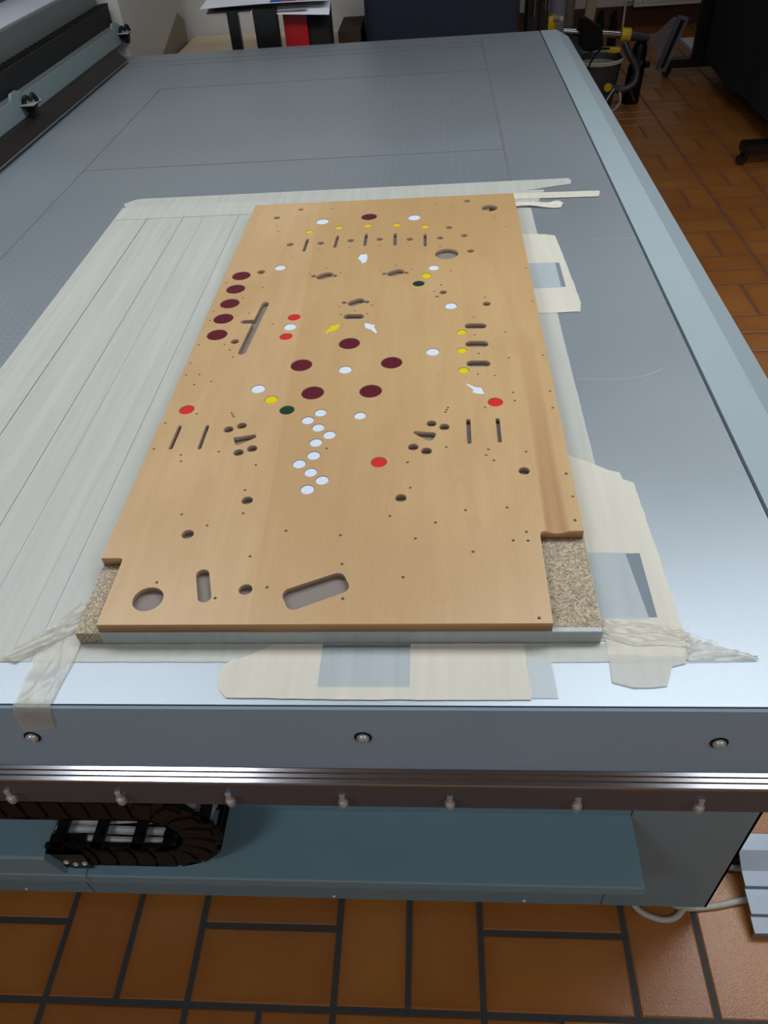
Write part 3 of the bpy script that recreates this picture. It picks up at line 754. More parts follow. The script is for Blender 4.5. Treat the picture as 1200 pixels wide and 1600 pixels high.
bm = BM(); bm.from_mesh(me); bpy.data.meshes.remove(me)
bmesh.ops.remove_doubles(bm, verts=bm.verts, dist=.00004)
bmesh.ops.translate(bm, verts=bm.verts, vec=(0, 0, BT - BTH / 2))
# shooter groove: cut lines along the right side, then press the top surface down
gw = .0125
for x in (.487 - gw, .487 - gw * .66, .487 - gw * .33, .487, .487 + gw * .33, .487 + gw * .66, .487 + gw):
    bmesh.ops.bisect_plane(bm, geom=bm.verts[:] + bm.edges[:] + bm.faces[:], plane_co=(x, 0, 0), plane_no=(1, 0, 0))
for y in (.16, .22, .30, .40, .5):
    fs = [f for f in bm.faces if min(v.co.x for v in f.verts) > .487 - gw - .0002]
    vs = {v for f in fs for v in f.verts}; es = {e for f in fs for e in f.edges}
    bmesh.ops.bisect_plane(bm, geom=list(vs) + list(es) + fs, plane_co=(0, y, 0), plane_no=(0, 1, 0))
for v in bm.verts:
    if v.co.z > BT - .001 and abs(v.co.x - .487) < gw and v.co.y > .12:
        t = (v.co.x - .487) / gw
        v.co.z -= .0036 * (1 - t * t) ** 1.2 * max(0, 1 - (v.co.y - .12) / .32)
bmesh.ops.recalc_face_normals(bm, faces=bm.faces)
for f in bm.faces:
    if abs(f.normal.z) > .4: f.material_index = 0
    else:
        c = f.calc_center_median()
        inner = .003 < c.x < .511 and .003 < c.y < 1.064 and not (c.y < .126 and (c.x < .026 or c.x > .466))
        f.material_index = 2 if inner else 1
me = bpy.data.meshes.new('wooden_playfield'); bm.to_mesh(me); bm.free()
pf = link('wooden_playfield', me, [M['maple'], M['side_ply'], M['hole_side']])
tag(pf, 'honey-coloured wooden board full of holes, slots and coloured discs on the printer bed', 'game board')
bm = BM(); box(bm, (.028, .004, BT - .0078), (.464, 1.063, BT - .0070)); done('backing_sheet', bm, M['backing'], pf)
LB = {'maroon': 'dark maroon round insert', 'red': 'bright red round insert', 'white': 'milky white round insert', 'green': 'dark green round insert', 'yellow': 'yellow round insert'}
IM = {'maroon': M['maroon'], 'red': M['redins'], 'white': M['white'], 'green': M['green'], 'yellow': M['yellowins']}
for k, v in INSERTS.items():
    for x, y, r in v:
        bm = BM(); zt = BT - .0004
        lathe(bm, [(0, -.006), (r - .0001, -.006), (r - .0001, -.0006), (r - .0007, 0), (0, 0)], (0, 0, 0), 32)
        o = done('light_insert', bm, IM[k], pf, loc=(x, y, zt)); o['label'] = LB[k]
for c, pts in ARROWS:
    bm = BM(); prism(bm, pts, 'z', BT - .006, BT - .0004); o = done('arrow_insert', bm, IM[c], pf); o['label'] = {'white': 'milky white arrow insert', 'yellow': 'yellow arrow insert'}[c]

# ================================================================ masking tape
TL = [0]
def zt(k): return TZ + .0007 + .00022 * k
def sheet(name, pts, mat, k, label, cat='tape', group=None, holes=None, wob=.0, sub=1, crease=None):
    """tape lying on the bed: an outline (world x, y) with slightly uneven, torn edges"""
    P = []
    n = len(pts)
    for i in range(n):
        a, b = Vector(pts[i]), Vector(pts[(i + 1) % n]); L = (b - a).length
        m = max(1, min(60, int(L / .012)))
        for j in range(m):
            q = a + (b - a) * j / m
            if j and wob: q += Vector((random.uniform(-wob, wob), random.uniform(-wob, wob)))
            P.append((q.x, q.y))
    z = zt(k)
    if holes:
        cu = bpy.data.curves.new('t', 'CURVE'); cu.dimensions = '2D'; cu.fill_mode = 'BOTH'
        for lp in [P] + holes:
            s = cu.splines.new('POLY'); s.points.add(len(lp) - 1)
            for p, q in zip(s.points, lp): p.co = (q[0], q[1], 0, 1)
            s.use_cyclic_u = True
        t = bpy.data.objects.new('t', cu); col.objects.link(t); bpy.context.view_layer.update()
        me = bpy.data.meshes.new_from_object(t.evaluated_get(bpy.context.evaluated_depsgraph_get()))
        bpy.data.objects.remove(t); bpy.data.curves.remove(cu)
        bm = BM(); bm.from_mesh(me); bmesh.ops.translate(bm, verts=bm.verts, vec=(0, 0, z)); bpy.data.meshes.remove(me)
        bmesh.ops.remove_doubles(bm, verts=bm.verts, dist=.00004)
    else:
        bm = BM(); f = bm.faces.new([bm.verts.new((x, y, z)) for x, y in P])
    for f in bm.faces:
        if f.normal.z < 0: f.normal_flip()
    me = bpy.data.meshes.new(name); bm.to_mesh(me); bm.free()
    return tag(link(name, me, mat), label, cat, group)
def rect(x0, y0, x1, y1): return [(x0, y0), (x1, y0), (x1, y1), (x0, y1)]
def tilt(x0, y0, x1, y1, w0, w1=None):
    w1 = w0 if w1 is None else w1
    return [(x0, y0), (x1, y1), (x1, y1 + w1), (x0, y0 + w0)]

G = 'long tape strips left of the board'
LONG = [(-.312, -.262, 'outermost long tape strip left of the board, its edge on the bare bed'),
        (-.290, -.2390, 'second long tape strip from the outer edge left of the board'),
        (-.2375, -.187, 'third long tape strip from the outer edge, just right of the long open joint'),
        (-.205, -.1610, 'fourth long tape strip from the outer edge left of the board'),
        (-.1600, -.1175, 'fifth long tape strip from the outer edge left of the board'),
        (-.1167, -.068, 'sixth long tape strip from the outer edge left of the board'),
        (-.085, -.0440, 'seventh long tape strip, next but one to the board'),
        (-.0430, .0, 'long tape strip touching the left side of the board')]
for i, (a, b, lb) in enumerate(LONG):
    sheet('tape_strip', [(a, -.024), (b, -.024), (b, 1.16), (a, 1.16)], M['tape'], i % 2 * 1.0 + (i % 3) * .3, lb, group=G)
sheet('tape_strip', [(-.300, 1.150), (.55, 1.150), (.642, 1.175), (.645, 1.195), (.640, 1.207), (-.292, 1.205), (-.316, 1.180)], M['tape'], 3, 'topmost cross strip of tape behind the board, reaching right past it', wob=.0006)
sheet('tape_strip', [(-.310, 1.092), (.02, 1.092), (.02, 1.150), (-.302, 1.158)], M['tape'], 4, 'short cross strip closing the top left corner of the tape field')
sheet('tape_strip', [(.0, 1.066), (.56, 1.066), (.585, 1.150), (.0, 1.160)], M['tape'], 2, 'wide tape strip along the back edge of the board', wob=.0006)
sheet('tape_strip', [(.50, 1.106), (.606, 1.102), (.686, 1.099), (.690, 1.110), (.693, 1.129), (.595, 1.133), (.50, 1.135)], M['tape_thick'], 5, 'straight tape end poking furthest right behind the board', wob=.0004)

def crumple(name, rows, mat, label, amp=.004, nx=14, seed=1):
    """twisted tape: a strip through rows of (left point, right point), creased"""
    rnd = random.Random(seed)
    cr = [(rnd.uniform(-1, 1), rnd.uniform(.4, 1), rnd.uniform(0, 6), rnd.uniform(3, 9)) for _ in range(5)]
    bm = BM(); grid = []
    A = smooth_path([r[0] for r in rows], 8); B_ = smooth_path([r[1] for r in rows], 8)
    nn = len(A) - 1
    for k, (a, b) in enumerate(zip(A, B_)):
        line = []; v = k / nn
        for j in range(nx * 2 + 1):
            u = j / (nx * 2); p = a.lerp(b, u); z = 0
            for c, d, ph, fr in cr:
                z += max(0, 1 - abs(math.sin(fr * (c * u + d * v) + ph)) * 4.5)
            p.z += amp * z * (.25 if j in (0, nx * 2) else 1) + abs(rnd.gauss(0, amp * .10))
            line.append(bm.verts.new(p))
        grid.append(line)
    for r0, r1 in zip(grid, grid[1:]):
        for j in range(nx * 2): bm.faces.new((r0[j], r0[j + 1], r1[j + 1], r1[j])).smooth = True
    me = bpy.data.meshes.new(name); bm.to_mesh(me); bm.free()
    return tag(link(name, me, mat), label, 'tape')
Z1 = TZ + .0018
crumple('crumpled_tape', [((.512, 1.085, Z1), (.518, 1.068, Z1)), ((.55, 1.083, Z1), (.55, 1.062, Z1 + .002)), ((.585, 1.081, Z1), (.582, 1.053, Z1)), ((.614, 1.075, Z1), (.606, 1.050, Z1))], M['tape_thick'], 'twisted tape end at the back right corner of the board', .0022, 8, 3)
# right side
sheet('tape_strip', [(.5155, .0), (.5475, .0), (.551, .25), (.549, 1.06), (.5155, 1.06)], M['tape'], 0, 'long tape strip running along the right side of the board', wob=.0004)
sheet('tape_patch', [(.520, .638), (.586, .638), (.588, .652), (.591, .668), (.586, .80), (.580, .924), (.566, .930), (.520, .938)], M['tape_thick'], 2, 'layered tape patch with a small window beside the upper right board side', holes=[rect(.5215, .722, .574, .812)], wob=.0008)
sheet('tape_film', rect(.5205, .718, .5755, .8135), M['film_grey'], 1, 'matt grey film showing through the window of the upper right tape patch')
sheet('tape_film', rect(.520, .720, .567, .814), M['film'], 3, 'thin clear film over the window in the upper right tape patch')
sheet('tape_patch', [(.519, -.022), (.592, -.022), (.595, .013), (.5935, .10), (.590, .229), (.578, .236), (.577, .248), (.566, .252), (.552, .262), (.519, .285)], M['tape_thick'], 2, 'layered tape patch with a window beside the lower right board corner', holes=[rect(.520, .028, .574, .115)], wob=.0008)
sheet('tape_film', rect(.5195, .027, .5755, .116), M['film_grey'], 1, 'matt grey film in the window beside the lower right corner of the board')
sheet('tape_film', [(.520, .026), (.566, .026), (.559, .117), (.520, .117)], M['film'], 3, 'thin clear film over the window beside the lower right corner of the board')
sheet('tape_strip', [(.518, -.047), (.536, -.053), (.566, -.051), (.571, -.040), (.575, -.030), (.589, -.026), (.589, -.018), (.520, -.016)], M['tape'], 4, 'torn tape tab in front of the lower right corner', wob=.0012)
crumple('crumpled_tape', [((.518, .004, Z1), (.520, .026, Z1)), ((.545, -.006, Z1), (.548, .024, Z1)), ((.575, -.006, Z1), (.578, .018, Z1)), ((.600, -.010, Z1), (.600, .012, Z1))], M['tape_clear'], 'crumpled clear tape at the lower right corner of the board', .0014, 10, 5)
crumple('crumpled_tape', [((.590, -.024, Z1), (.597, .010, Z1)), ((.620, -.024, Z1), (.616, -.001, Z1)), ((.655, -.0225, Z1), (.652, -.019, Z1))], M['tape_clear'], 'pointed crumpled tape end lying furthest right on the front of the bed', .0022, 8, 8)
# front
sheet('tape_strip', [(.0, -.0245), (.589, -.0245), (.589, -.0025), (.0, -.0025)], M['tape'], 1, 'long tape strip along the front edge of the board', wob=.0003)
lx = [(.160, -.022)] + [(.152, -.030), (.150, -.044), (.154, -.056), (.162, -.065)]
sheet('tape_patch', lx + [(.28, -.0665), (.443, -.066), (.445, -.056), (.443, -.040), (.442, -.0035), (.20, -.0035), (.17, -.020)], M['tape_thick'], 3, 'wide tape patch in front of the board with rounded left end', holes=[rect(.247, -.052, .333, -.004)], wob=.0004)
sheet('tape_film', rect(.246, -.053, .334, -.003), M['film_grey'], 2, 'matt grey film in the window of the front tape patch')
sheet('tape_film', rect(.247, -.053, .333, -.008), M['film'], 4, 'thin clear film over the window in front of the board')
sheet('tape_strip', [(.443, -.064), (.468, -.064), (.466, -.024), (.443, -.024)], M['film'], 2, 'faint tape end right of the wide front patch')
# vertical tape on the front and sides of the chipboard
bm = BM(); prism(bm, [(-.0018, TZ + .001), (-.0013, .9072), (-.0005, .9082), (.004, .9084), (.004, .9080), (-.0008, .9078), (-.0010, TZ + .001)], 'x', .024, .515)
tag(done('edge_tape', bm, M['film']), 'pale tape folded up the front edge of the chipboard', 'tape')
# tape pulled over the front edge on the left
rows = [((-.020, .050, Z1), (.004, .060, Z1 + .010)), ((-.038, .018, Z1 + .002), (.002, .020, Z1 + .006)), ((-.041, -.012, Z1), (.001, -.020, Z1)), ((-.041, -.045, TZ + .0015), (-.002, -.048, TZ + .0015)),
        ((-.041, -.071, TZ + .0015), (-.004, -.071, TZ + .0015)), ((-.042, -.0765, TZ - .004), (-.005, -.0765, TZ - .004)), ((-.045, -.0765, .870), (-.009, -.0765, .872)), ((-.046, -.0768, .851), (-.012, -.0768, .857))]
crumple('hanging_tape', rows, M['tape_clear'], 'creased clear tape hanging over the front edge of the bed at the left', .0009, 10, 11)
crumple('crumpled_tape', [((-.075, -.020, Z1), (-.060, -.026, Z1)), ((-.045, .006, Z1 + .004), (-.032, -.008, Z1 + .002)), ((-.020, .028, Z1 + .006), (-.006, .010, Z1 + .006)), ((.0, .050, Z1 + .010), (.003, .032, Z1 + .008))], M['tape_clear'], 'gathered ridge of tape at the lower left corner of the board', .0028, 10, 21)
# scratches
bm = BM()
for pts in ([(.555, .452), (.60, .447), (.64, .452), (.675, .470)], [(.645, .905), (.70, .902), (.722, .901)]):
    P_ = smooth_path([(x, y, TZ + .0002) for x, y in pts], 8)
    for a, b in zip(P_, P_[1:]):
        s_ = Vector((-(b - a).y, (b - a).x, 0)).normalized() * .0004
        bm.faces.new([bm.verts.new(p) for p in (a - s_, b - s_, b + s_, a + s_)])
M['scratch'] = simple('bare_scratched_metal', (225, 230, 235), .35, .6, var=.02)
done('scratch', bm, M['scratch'], bed)

# ================================================================ floor objects near the front right
bm = BM(); tube(bm, [(.70, .16, .010), (.698, .085, .010), (.735, .058, .009), (.775, .064, .009), (.80, .11, .009), (.80, .2, .009)], .0055, n=10)
tag(done('power_cable', bm, M['greycable'], smooth=True), 'grey cable looping out from under the printer onto the floor', 'cable')
bm = BM(); tube(bm, [(.70, .13, .022), (.77, .082, .010), (.83, .080, .009), (.908, .095, .009), (1.0, .11, .009), (1.2, .14, .009)], .0058, n=10)
tag(done('power_cable', bm, M['greycable'], smooth=True), 'grey cable lying across the floor from the printer to the silver sheet profile', 'cable')
bm = BM(); tube(bm, [(.82, .160, .011), (.90, .148, .011), (1.0, .150, .011), (1.2, .16, .011)], .0058, n=10)
tag(done('power_cable', bm, M['greycable'], smooth=True), 'short grey cable end behind, between the printer side and the silver sheet', 'cable')
bm = BM()
tube(bm, [(.78, .20, .012), (.88, .178, .012), (1.1, .19, .012)], .010, n=10)
tag(done('black_hose', bm, M['black'], smooth=True), 'black hose lying beside the printer under the silver sheet', 'hose')
sx = .905
prof = [(.012, .060), (.060, .060), (.062, .064), (.108, .078), (.112, .084), (.155, .086), (.160, .082), (.205, .080), (.205, .083), (.160, .0855), (.154, .0890), (.110, .0875), (.106, .081), (.060, .067), (.012, .063)]
bm = BM(); prism(bm, [(.0, .0), (.002, .0), (.002, .020), (.028, .022), (.030, .030), (.070, .033), (.073, .040), (.098, .043), (.128, .058), (.152, .060), (.154, .0), (.156, .0), (.156, .063), (.127, .061), (.096, .046), (.071, .043), (.068, .036), (.028, .033), (.026, .025), (.0, .023)], 'x', .0, .5)
sh = tag(done('metal_profile', bm, M['galv'], loc=(.893, .032, .0045)), 'folded silver sheet-metal profile standing on the floor at the lower right', 'metal profile')

# ================================================================ objects behind the bed
# workbench
WB = (-2.0, 2.95, 0)
r = empty('workbench', (-.4, 3.2, 0), 'pale wood topped bench behind the printer', 'workbench'); b_ = (-.4, 3.2, 0)
bm = BM(); box(bm, (-.725, 2.95, .752), (-.03, 3.5, .78)); part('bench_top', bm, M['bench'], r, b_, bevel=.003)
for x in (-.69, -.07):
    for y in (3.0, 3.45):
        bm = BM(); box(bm, (x - .025, y - .025, .0045), (x + .025, y + .025, .752)); part('leg', bm, M['blackpaint'], r, b_)
# small black stand carrying the printed sheets
b_ = (-.2, 2.82, 0)
r = empty('black_stand', b_, 'black stand with upright posts behind the bed, carrying the printed sheets', 'stand')
bm = BM(); box(bm, (-.46, 2.775, .990), (-.03, 2.92, .998)); part('shelf', bm, M['blackpaint'], r, b_, bevel=.002)
for x0, x1 in ((-.385, -.347), (-.290, -.203)):
    bm = BM(); box(bm, (x0, 2.74, .0045), (x1, 2.775, .986)); part('post', bm, M['blackpaint'], r, b_, bevel=.003)
bm = BM(); box(bm, (-.385, 2.74, .0045), (-.203, 2.92, .03)); part('base', bm, M['blackpaint'], r, b_)
bm = BM(); box(bm, (-.190, 2.79, .0045), (-.103, 2.93, .97)); tag(done('storage_box', bm, M['red'], bevel=.006, seg=2), 'tall red box standing on end behind the bed, beside the black posts', 'box')
bm = BM(); box(bm, (-.100, 2.80, .0045), (-.025, 2.93, .965)); tag(done('storage_box', bm, M['blackmat'], bevel=.006, seg=2), 'tall black box on end just right of the red one', 'box')
bm = BM(); box(bm, (-.018, 3.02, .0045), (.070, 3.3, .85)); tag(done('storage_box', bm, M['brownbox'], bevel=.004), 'dark brown box left of the navy cloth', 'box')
# printed sheets: gently curled
def curl(name, corners, mat, label, zf, nx=14, ny=8, parent=None):
    bm = BM(); g = []
    a, b, c, d = [Vector(p) for p in corners]
    for j in range(ny + 1):
        row = []
        for i in range(nx + 1):
            p = a.lerp(b, i / nx).lerp(d.lerp(c, i / nx), j / ny); p.z += zf(i / nx, j / ny); row.append(bm.verts.new(p))
        g.append(row)
    for r0, r1 in zip(g, g[1:]):
        for i in range(nx): bm.faces.new((r0[i], r0[i + 1], r1[i + 1], r1[i]))
    for f in bm.faces: f.smooth = True
    me = bpy.data.meshes.new(name); bm.to_mesh(me); bm.free()
    return link(name, me, mat, parent)
s1 = curl('printed_sheet', [(-.482, 2.75, .992), (-.015, 2.75, .992), (.03, 3.05, 1.03), (-.46, 3.05, 1.03)], M['paper'], '', lambda u, v: .004 * math.sin(u * 3) + .004)
tag(s1, 'white print sheet with blue, magenta, yellow and black colour squares, on the black stand', 'paper')
for x0, c, lb in ((-.227, 'cyan', 'blue ink square'), (-.178, 'magenta', 'magenta ink square'), (-.128, 'yellowink', 'yellow ink square'), (-.078, 'blackink', 'black ink square')):
    bm = BM(); y0 = 2.758; zz = lambda y: .992 + (y - 2.75) * .1267 + .0092
    bm.faces.new([bm.verts.new(p) for p in ((x0 + .001, y0, zz(y0)), (x0 + .048, y0, zz(y0)), (x0 + .054, y0 + .05, zz(y0 + .05)), (x0 + .006, y0 + .05, zz(y0 + .05)))])
    o = done('ink_square', bm, M[c], s1); o['label'] = lb
    for p in o.data.polygons:
        if p.normal.z < 0: p.flip()
s2 = curl('printed_sheet', [(-.30, 2.748, .972), (-.013, 2.742, .955), (-.012, 2.82, .990), (-.30, 2.82, .988)], M['paper'], '', lambda u, v: -.010 * u * (1 - v) * 0)
tag(s2, 'white sheet corner sagging below the printed colour squares', 'paper')
s3 = curl('printed_sheet', [(-.468, 2.752, .973), (-.093, 2.752, .974), (-.093, 2.84, .984), (-.468, 2.84, .984)], M['papershade'], '', lambda u, v: 0)
tag(s3, 'lower sheet with shaded grey underside peeking out at the left under the printed one', 'paper')
# navy cloth over a box
def draped(name, x0, y0, x1, y1, z0, z1, mat, label, amp=.012, n=64, cat='cloth cover', flare=.03):
    bm = BM(); rings = []
    per = []
    cs = rounded([(x0, y0), (x1, y0), (x1, y1), (x0, y1)], .05, 4)
    for i in range(len(cs)):
        a, b = Vector(cs[i]), Vector(cs[(i + 1) % len(cs)]); m = max(1, int((b - a).length / .03))
        for j in range(m): per.append(a + (b - a) * j / m)
    cx, cy = (x0 + x1) / 2, (y0 + y1) / 2
    for k in range(9):
        t = k / 8; ring_ = []
        for i, p in enumerate(per):
            w = math.sin(i * .55) * .6 + math.sin(i * .23 + 1.3)
            d = Vector((p.x - cx, p.y - cy)).normalized()
            o = (1 - t) * (amp * w + flare * .5)
            ring_.append(bm.verts.new((p.x + d.x * o, p.y + d.y * o, z0 + (z1 - z0) * t + (.004 * w if k == 0 else 0))))
        rings.append(ring_)
    n_ = len(per)
    for A, B in zip(rings, rings[1:]):
        for i in range(n_): bm.faces.new((A[i], A[(i + 1) % n_], B[(i + 1) % n_], B[i]))
    bm.faces.new(rings[-1])
    return tag(done(name, bm, mat, smooth=True), label, cat)
draped('draped_cover', .095, 3.0, .69, 3.5, .012, 1.35, M['navy'], 'dark navy cloth draped over a tall unit behind the bed', amp=.006, flare=.02)
# black stand with chrome rods, right of the navy cloth
b_ = (.77, 3.05, 0)
r = empty('black_rack', b_, 'black rack with thin chrome rods right of the navy cloth', 'rack')
bm = BM(); box(bm, (.722, 3.02, .0045), (.765, 3.14, 1.3)); box(bm, (.775, 3.10, .0045), (.815, 3.2, 1.3)); box(bm, (.722, 3.10, .0045), (.815, 3.2, .05)); part('frame', bm, M['blackpaint'], r, b_, bevel=.003)
for x, z0 in ((.745, .86), (.786, .88), (.798, .875)):
    bm = BM(); cyl(bm, (x, 3.0, z0), (x, 3.0, 1.28), .004, n=10); box(bm, (x - .004, 2.998, z0 + .01), (x + .004, 3.03, z0 + .018)); part('rod', bm, M['chrome'], r, b_, smooth=True)
# grey roll, taupe roll and beige board
bm = BM(); lathe(bm, [(0, 0), (.046, 0), (.046, 1.5), (.030, 1.5), (.030, 1.45), (0, 1.45)], (1.005, 4.3, .0045), 24); tag(done('cardboard_tube', bm, M['tubegrey'], smooth=True), 'thick blue-grey upright tube behind the far corner of the bed', 'tube')
bm = BM(); lathe(bm, [(0, 0), (.036, 0), (.036, 1.4), (.022, 1.4), (.022, 1.36), (0, 1.36)], (1.235, 5.42, .0045), 24); tag(done('cardboard_tube', bm, M['taupe'], smooth=True), 'thinner brownish upright tube just right of the grey one', 'tube')
bm = BM(); prism(bm, [(1.40, .0045), (1.47, .0045), (1.55, .85), (1.48, .85)], 'y', 5.95, 5.99); tag(done('wooden_board', bm, M['beige'], bevel=.003), 'pale beige board leaning behind the vacuum cleaner', 'board')
# clamps on the floor behind the vacuum
b_ = (1.53, 5.6, 0)
r = empty('spring_clamp', b_, 'black pair of clamp jaws sticking up behind the vacuum tube', 'clamp')
for dx in (-.05, .04):
    bm = BM(); prism(bm, [(1.53 + dx - .03, .0045), (1.53 + dx + .03, .0045), (1.53 + dx + .022, .31), (1.53 + dx + .004, .41), (1.53 + dx - .022, .38), (1.53 + dx - .03, .26)], 'y', 5.58, 5.63); part('jaw', bm, M['black'], r, b_, bevel=.006)
bm = BM(); tube(bm, [(1.49, 5.6, .02), (1.50, 5.57, .12), (1.58, 5.57, .12), (1.58, 5.6, .02)], .012); part('spring', bm, M['screw'], r, b_, smooth=True)

# ---- wet vacuum cleaner
b_ = (1.35, 4.9, 0)
vc = empty('vacuum_cleaner', b_, 'dark tub vacuum cleaner with cream rim, yellow rings and clear floor nozzle', 'vacuum cleaner')
bm = BM(); lathe(bm, [(0, .03), (.115, .03), (.122, .05), (.150, .262), (.158, .262), (.158, .276), (.150, .278), (.146, .274), (.118, .06), (0, .06)], (1.355, 4.9, 0), 40); part('tub', bm, M['vacgrey'], vc, b_, smooth=True)
bm = BM(); lathe(bm, [(.1405, .200), (.149, .271), (.151, .283), (.156, .285), (.160, .280), (.159, .264), (.150, .262)], (1.355, 4.9, 0), 40); part('rim', bm, M['cream'], vc, b_, smooth=True)
bm = BM(); lathe(bm, [(0, .238), (.145, .238), (.146, .241), (0, .243)], (1.355, 4.9, 0), 32); part('inner_liner', bm, M['cream'], vc, b_, smooth=True)
bm = BM(); lathe(bm, [(0, 0), (.13, 0), (.135, .02), (.13, .05), (.09, .075), (0, .082)], (1.22, 5.16, .27), 32, Vector((-.12, -.35, 1))); part('motor_head', bm, M['vachead'], vc, b_, smooth=True)
bm = BM(); prism(bm, [(1.10, .28), (1.25, .275), (1.25, .335), (1.20, .375), (1.10, .385)], 'y', 4.80, 4.96); part('motor_housing', bm, M['vachead'], vc, b_, bevel=.015, seg=2)
bm = BM(); tube(bm, [(1.285, 4.76, .262), (1.30, 4.76, .30), (1.35, 4.78, .348), (1.43, 4.82, .335), (1.50, 4.87, .275)], .006, n=8); part('handle', bm, M['black'], vc, b_, smooth=True)
bm = BM(); cyl(bm, (1.10, 4.9, .435), (1.54, 4.9, .388), .020, n=20); part('steel_tube', bm, M['chrome'], vc, b_, smooth=True)
bm = BM(); prism(bm, [(1.22, .49), (1.255, .50), (1.36, .44), (1.375, .34), (1.30, .32), (1.24, .34)], 'y', 4.84, 4.95); part('grip', bm, M['black'], vc, b_, bevel=.012, seg=2)
for a, bq in (((1.478, 4.9, .395), (1.535, 4.9, .3885)),):
    bm = BM(); d = (Vector(bq) - Vector(a)); L = d.length
    lathe(bm, [(.020, 0), (.036, 0), (.038, .004), (.038, L - .004), (.036, L), (.020, L)], a, 24, d); o = part('collar', bm, M['yellow'], vc, b_, smooth=True); o['label'] = 'yellow ring'
bm = BM(); prism(bm, [(1.375, .352), (1.45, .345), (1.47, .345), (1.47, .322), (1.44, .318), (1.40, .322), (1.375, .335)], 'y', 4.80, 4.84); part('latch', bm, M['yellow'], vc, b_, bevel=.004)['label'] = 'yellow latch'
bm = BM(); cyl(bm, (1.535, 4.9, .3885), (1.65, 4.9, .368), .028, .019, n=20); part('nozzle_neck', bm, M['hose'], vc, b_, smooth=True)
# fan-shaped clear nozzle with a long slot head
bm = BM(); prism(bm, [(1.635, .385), (1.69, .392), (1.775, .470), (1.835, .455), (1.755, .215), (1.725, .205), (1.705, .30), (1.64, .352)], 'y', 4.885, 4.905); part('nozzle', bm, M['clear'], vc, b_, bevel=.004)
bm = BM(); prism(bm, [(1.795, .480), (1.845, .468), (1.762, .195), (1.712, .205)], 'y', 4.872, 4.884); prism(bm, [(1.835, .466), (1.850, .462), (1.767, .195), (1.752, .198)], 'y', 4.84, 4.872); prism(bm, [(1.795, .480), (1.808, .476), (1.727, .203), (1.712, .205)], 'y', 4.84, 4.872)
prism(bm, [(1.795, .482), (1.85, .468), (1.846, .455), (1.792, .468)], 'y', 4.84, 4.872); prism(bm, [(1.712, .205), (1.767, .192), (1.770, .206), (1.716, .219)], 'y', 4.84, 4.872)
part('nozzle_head', bm, M['clear'], vc, b_)
bm = BM(); prism(bm, [(1.804, .465), (1.834, .457), (1.755, .205), (1.726, .213)], 'y', 4.866, 4.871); part('slot_lip', bm, M['black'], vc, b_)
bm = BM(); tube(bm, [(1.50, 4.86, .36), (1.535, 4.84, .30), (1.585, 4.82, .22), (1.575, 4.80, .15), (1.50, 4.79, .12), (1.43, 4.79, .145)], .020, n=12, rf=lambda i: 1 + .06 * (i % 2)); part('hose', bm, M['hose'], vc, b_, smooth=True)
bm = BM(); tube(bm, [(1.455, 4.77, .135), (1.41, 4.765, .06), (1.415, 4.76, .022), (1.46, 4.76, .014), (1.50, 4.765, .06), (1.49, 4.775, .12)], .006, n=8); part('power_cord', bm, M['greycable'], vc, b_, smooth=True)
bm = BM(); lathe(bm, [(0, 0), (.022, 0), (.024, .012), (0, .014)], (1.41, 4.755, .150), 16, Vector((0, -1, 0))); part('drain_cap', bm, M['yellow'], vc, b_, smooth=True)['label'] = 'yellow cap'
for dx, dy in ((-.1, -.06), (.09, -.08), (.1, .08), (-.09, .08)):
    bm = BM(); cyl(bm, (1.355 + dx - .008, 4.9 + dy, .020), (1.355 + dx + .008, 4.9 + dy, .020), .0165, n=14); box(bm, (1.355 + dx - .006, 4.9 + dy - .006, .02), (1.355 + dx + .006, 4.9 + dy + .006, .05)); part('caster', bm, M['tyre'], vc, b_)
b_ = (.945, 4.12, 0)
r = empty('vacuum_wand', b_, 'upright black wand with a yellow ring at the far corner of the bed', 'wand')
bm = BM(); cyl(bm, (.945, 4.12, .0045), (.945, 4.12, .615), .018, n=16); part('pipe', bm, M['black'], r, b_, smooth=True)
bm = BM(); lathe(bm, [(.015, 0), (.034, 0), (.037, .005), (.037, .055), (.034, .06), (.015, .06)], (.945, 4.12, .60), 24, Vector((.1, 0, 1))); part('collar', bm, M['yellow'], r, b_, smooth=True)['label'] = 'yellow ring'
bm = BM(); cyl(bm, (.95, 4.12, .64), (1.0, 4.05, .655), .012, n=12); part('spout', bm, M['cream'], r, b_, smooth=True)
b_ = (1.62, 5.0, 0)
r = empty('black_canister', b_, 'slim black cylinder standing on the tiles just right of the vacuum tub', 'canister')
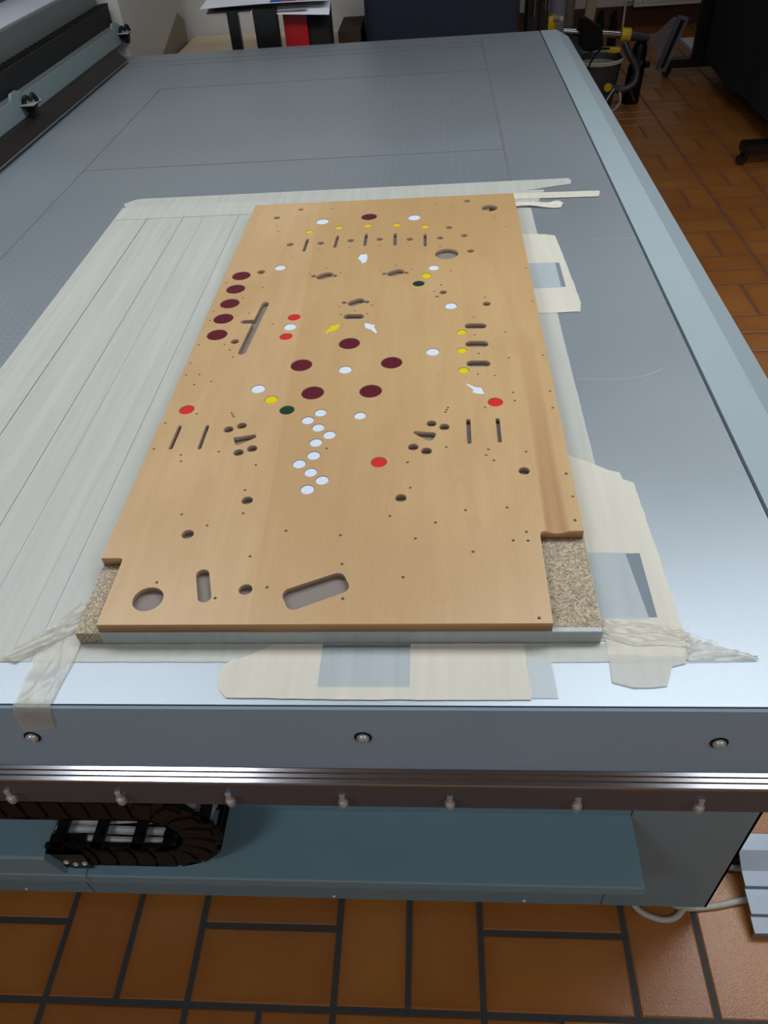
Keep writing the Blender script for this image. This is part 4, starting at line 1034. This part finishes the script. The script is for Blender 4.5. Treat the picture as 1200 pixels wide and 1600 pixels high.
bm = BM(); lathe(bm, [(0, 0), (.052, 0), (.054, .006), (.050, .2), (.044, .215), (.044, .30), (.034, .33), (.020, .345), (0, .347)], (1.60, 4.95, .0045), 24, Vector((.06, .0, 1))); part('body', bm, M['black'], r, b_, smooth=True)
bm = BM(); box(bm, (1.655, 4.93, .20), (1.69, 4.96, .235)); part('knob', bm, M['black'], r, b_, bevel=.006)
bm = BM(); tube(bm, [(1.62, 4.9, .02), (1.57, 4.88, .13), (1.63, 4.89, .25)], .008, n=8); part('strap', bm, M['hose'], r, b_, smooth=True)

# ---- covered plotter on its stand, right
b_ = (2.3, 4.6, 0)
r = empty('plotter_stand', b_, 'black stand with bar feet on casters under the black cloth cover', 'stand')
for y in (5.50, 3.76):
    bm = BM(); prism(bm, [(1.93, .072), (1.935, .112), (2.65, .112), (2.67, .08), (2.65, .062), (1.94, .062)], 'y', y - .05, y + .05); part('foot_bar', bm, M['blackpaint'], r, b_, bevel=.006, seg=2)
    bm = BM(); box(bm, (2.10, y - .03, .11), (2.50, y + .03, 1.02)); part('upright', bm, M['blackpaint'], r, b_, bevel=.004)
    for x in (1.955, 2.62):
        bm = BM(); cyl(bm, (x - .012, y - .012, .0285), (x - .012, y + .012, .0285), .024, n=18); c_ = part('caster', bm, M['tyre'], r, b_, smooth=True)
        bm = BM(); box(bm, (x - .018, y - .018, .03), (x + .016, y - .013, .062)); box(bm, (x - .018, y + .013, .03), (x + .016, y + .018, .062)); box(bm, (x - .018, y - .018, .054), (x + .016, y + .018, .062)); part('fork', bm, M['blackpaint'], r, b_)
bm = BM(); box(bm, (2.28, 3.8, .30), (2.36, 5.46, .36)); part('cross_bar', bm, M['blackpaint'], r, b_, bevel=.003)
bm = BM(); box(bm, (2.2, 3.8, .95), (2.6, 5.46, 1.02)); part('deck', bm, M['blackpaint'], r, b_, bevel=.003)
draped('draped_cover', 2.16, 3.86, 2.72, 5.42, .115, 1.16, M['cloth'], 'black cloth cover hanging over the plotter on the right', amp=.018, flare=.05)
# carton with papers on the floor
bm = BM(); box(bm, (2.26, 6.05, .0045), (2.56, 6.45, .030)); tag(done('paper_stack', bm, M['paper'], bevel=.001), 'white stack of paper lying on the tiles near the radiator', 'paper')
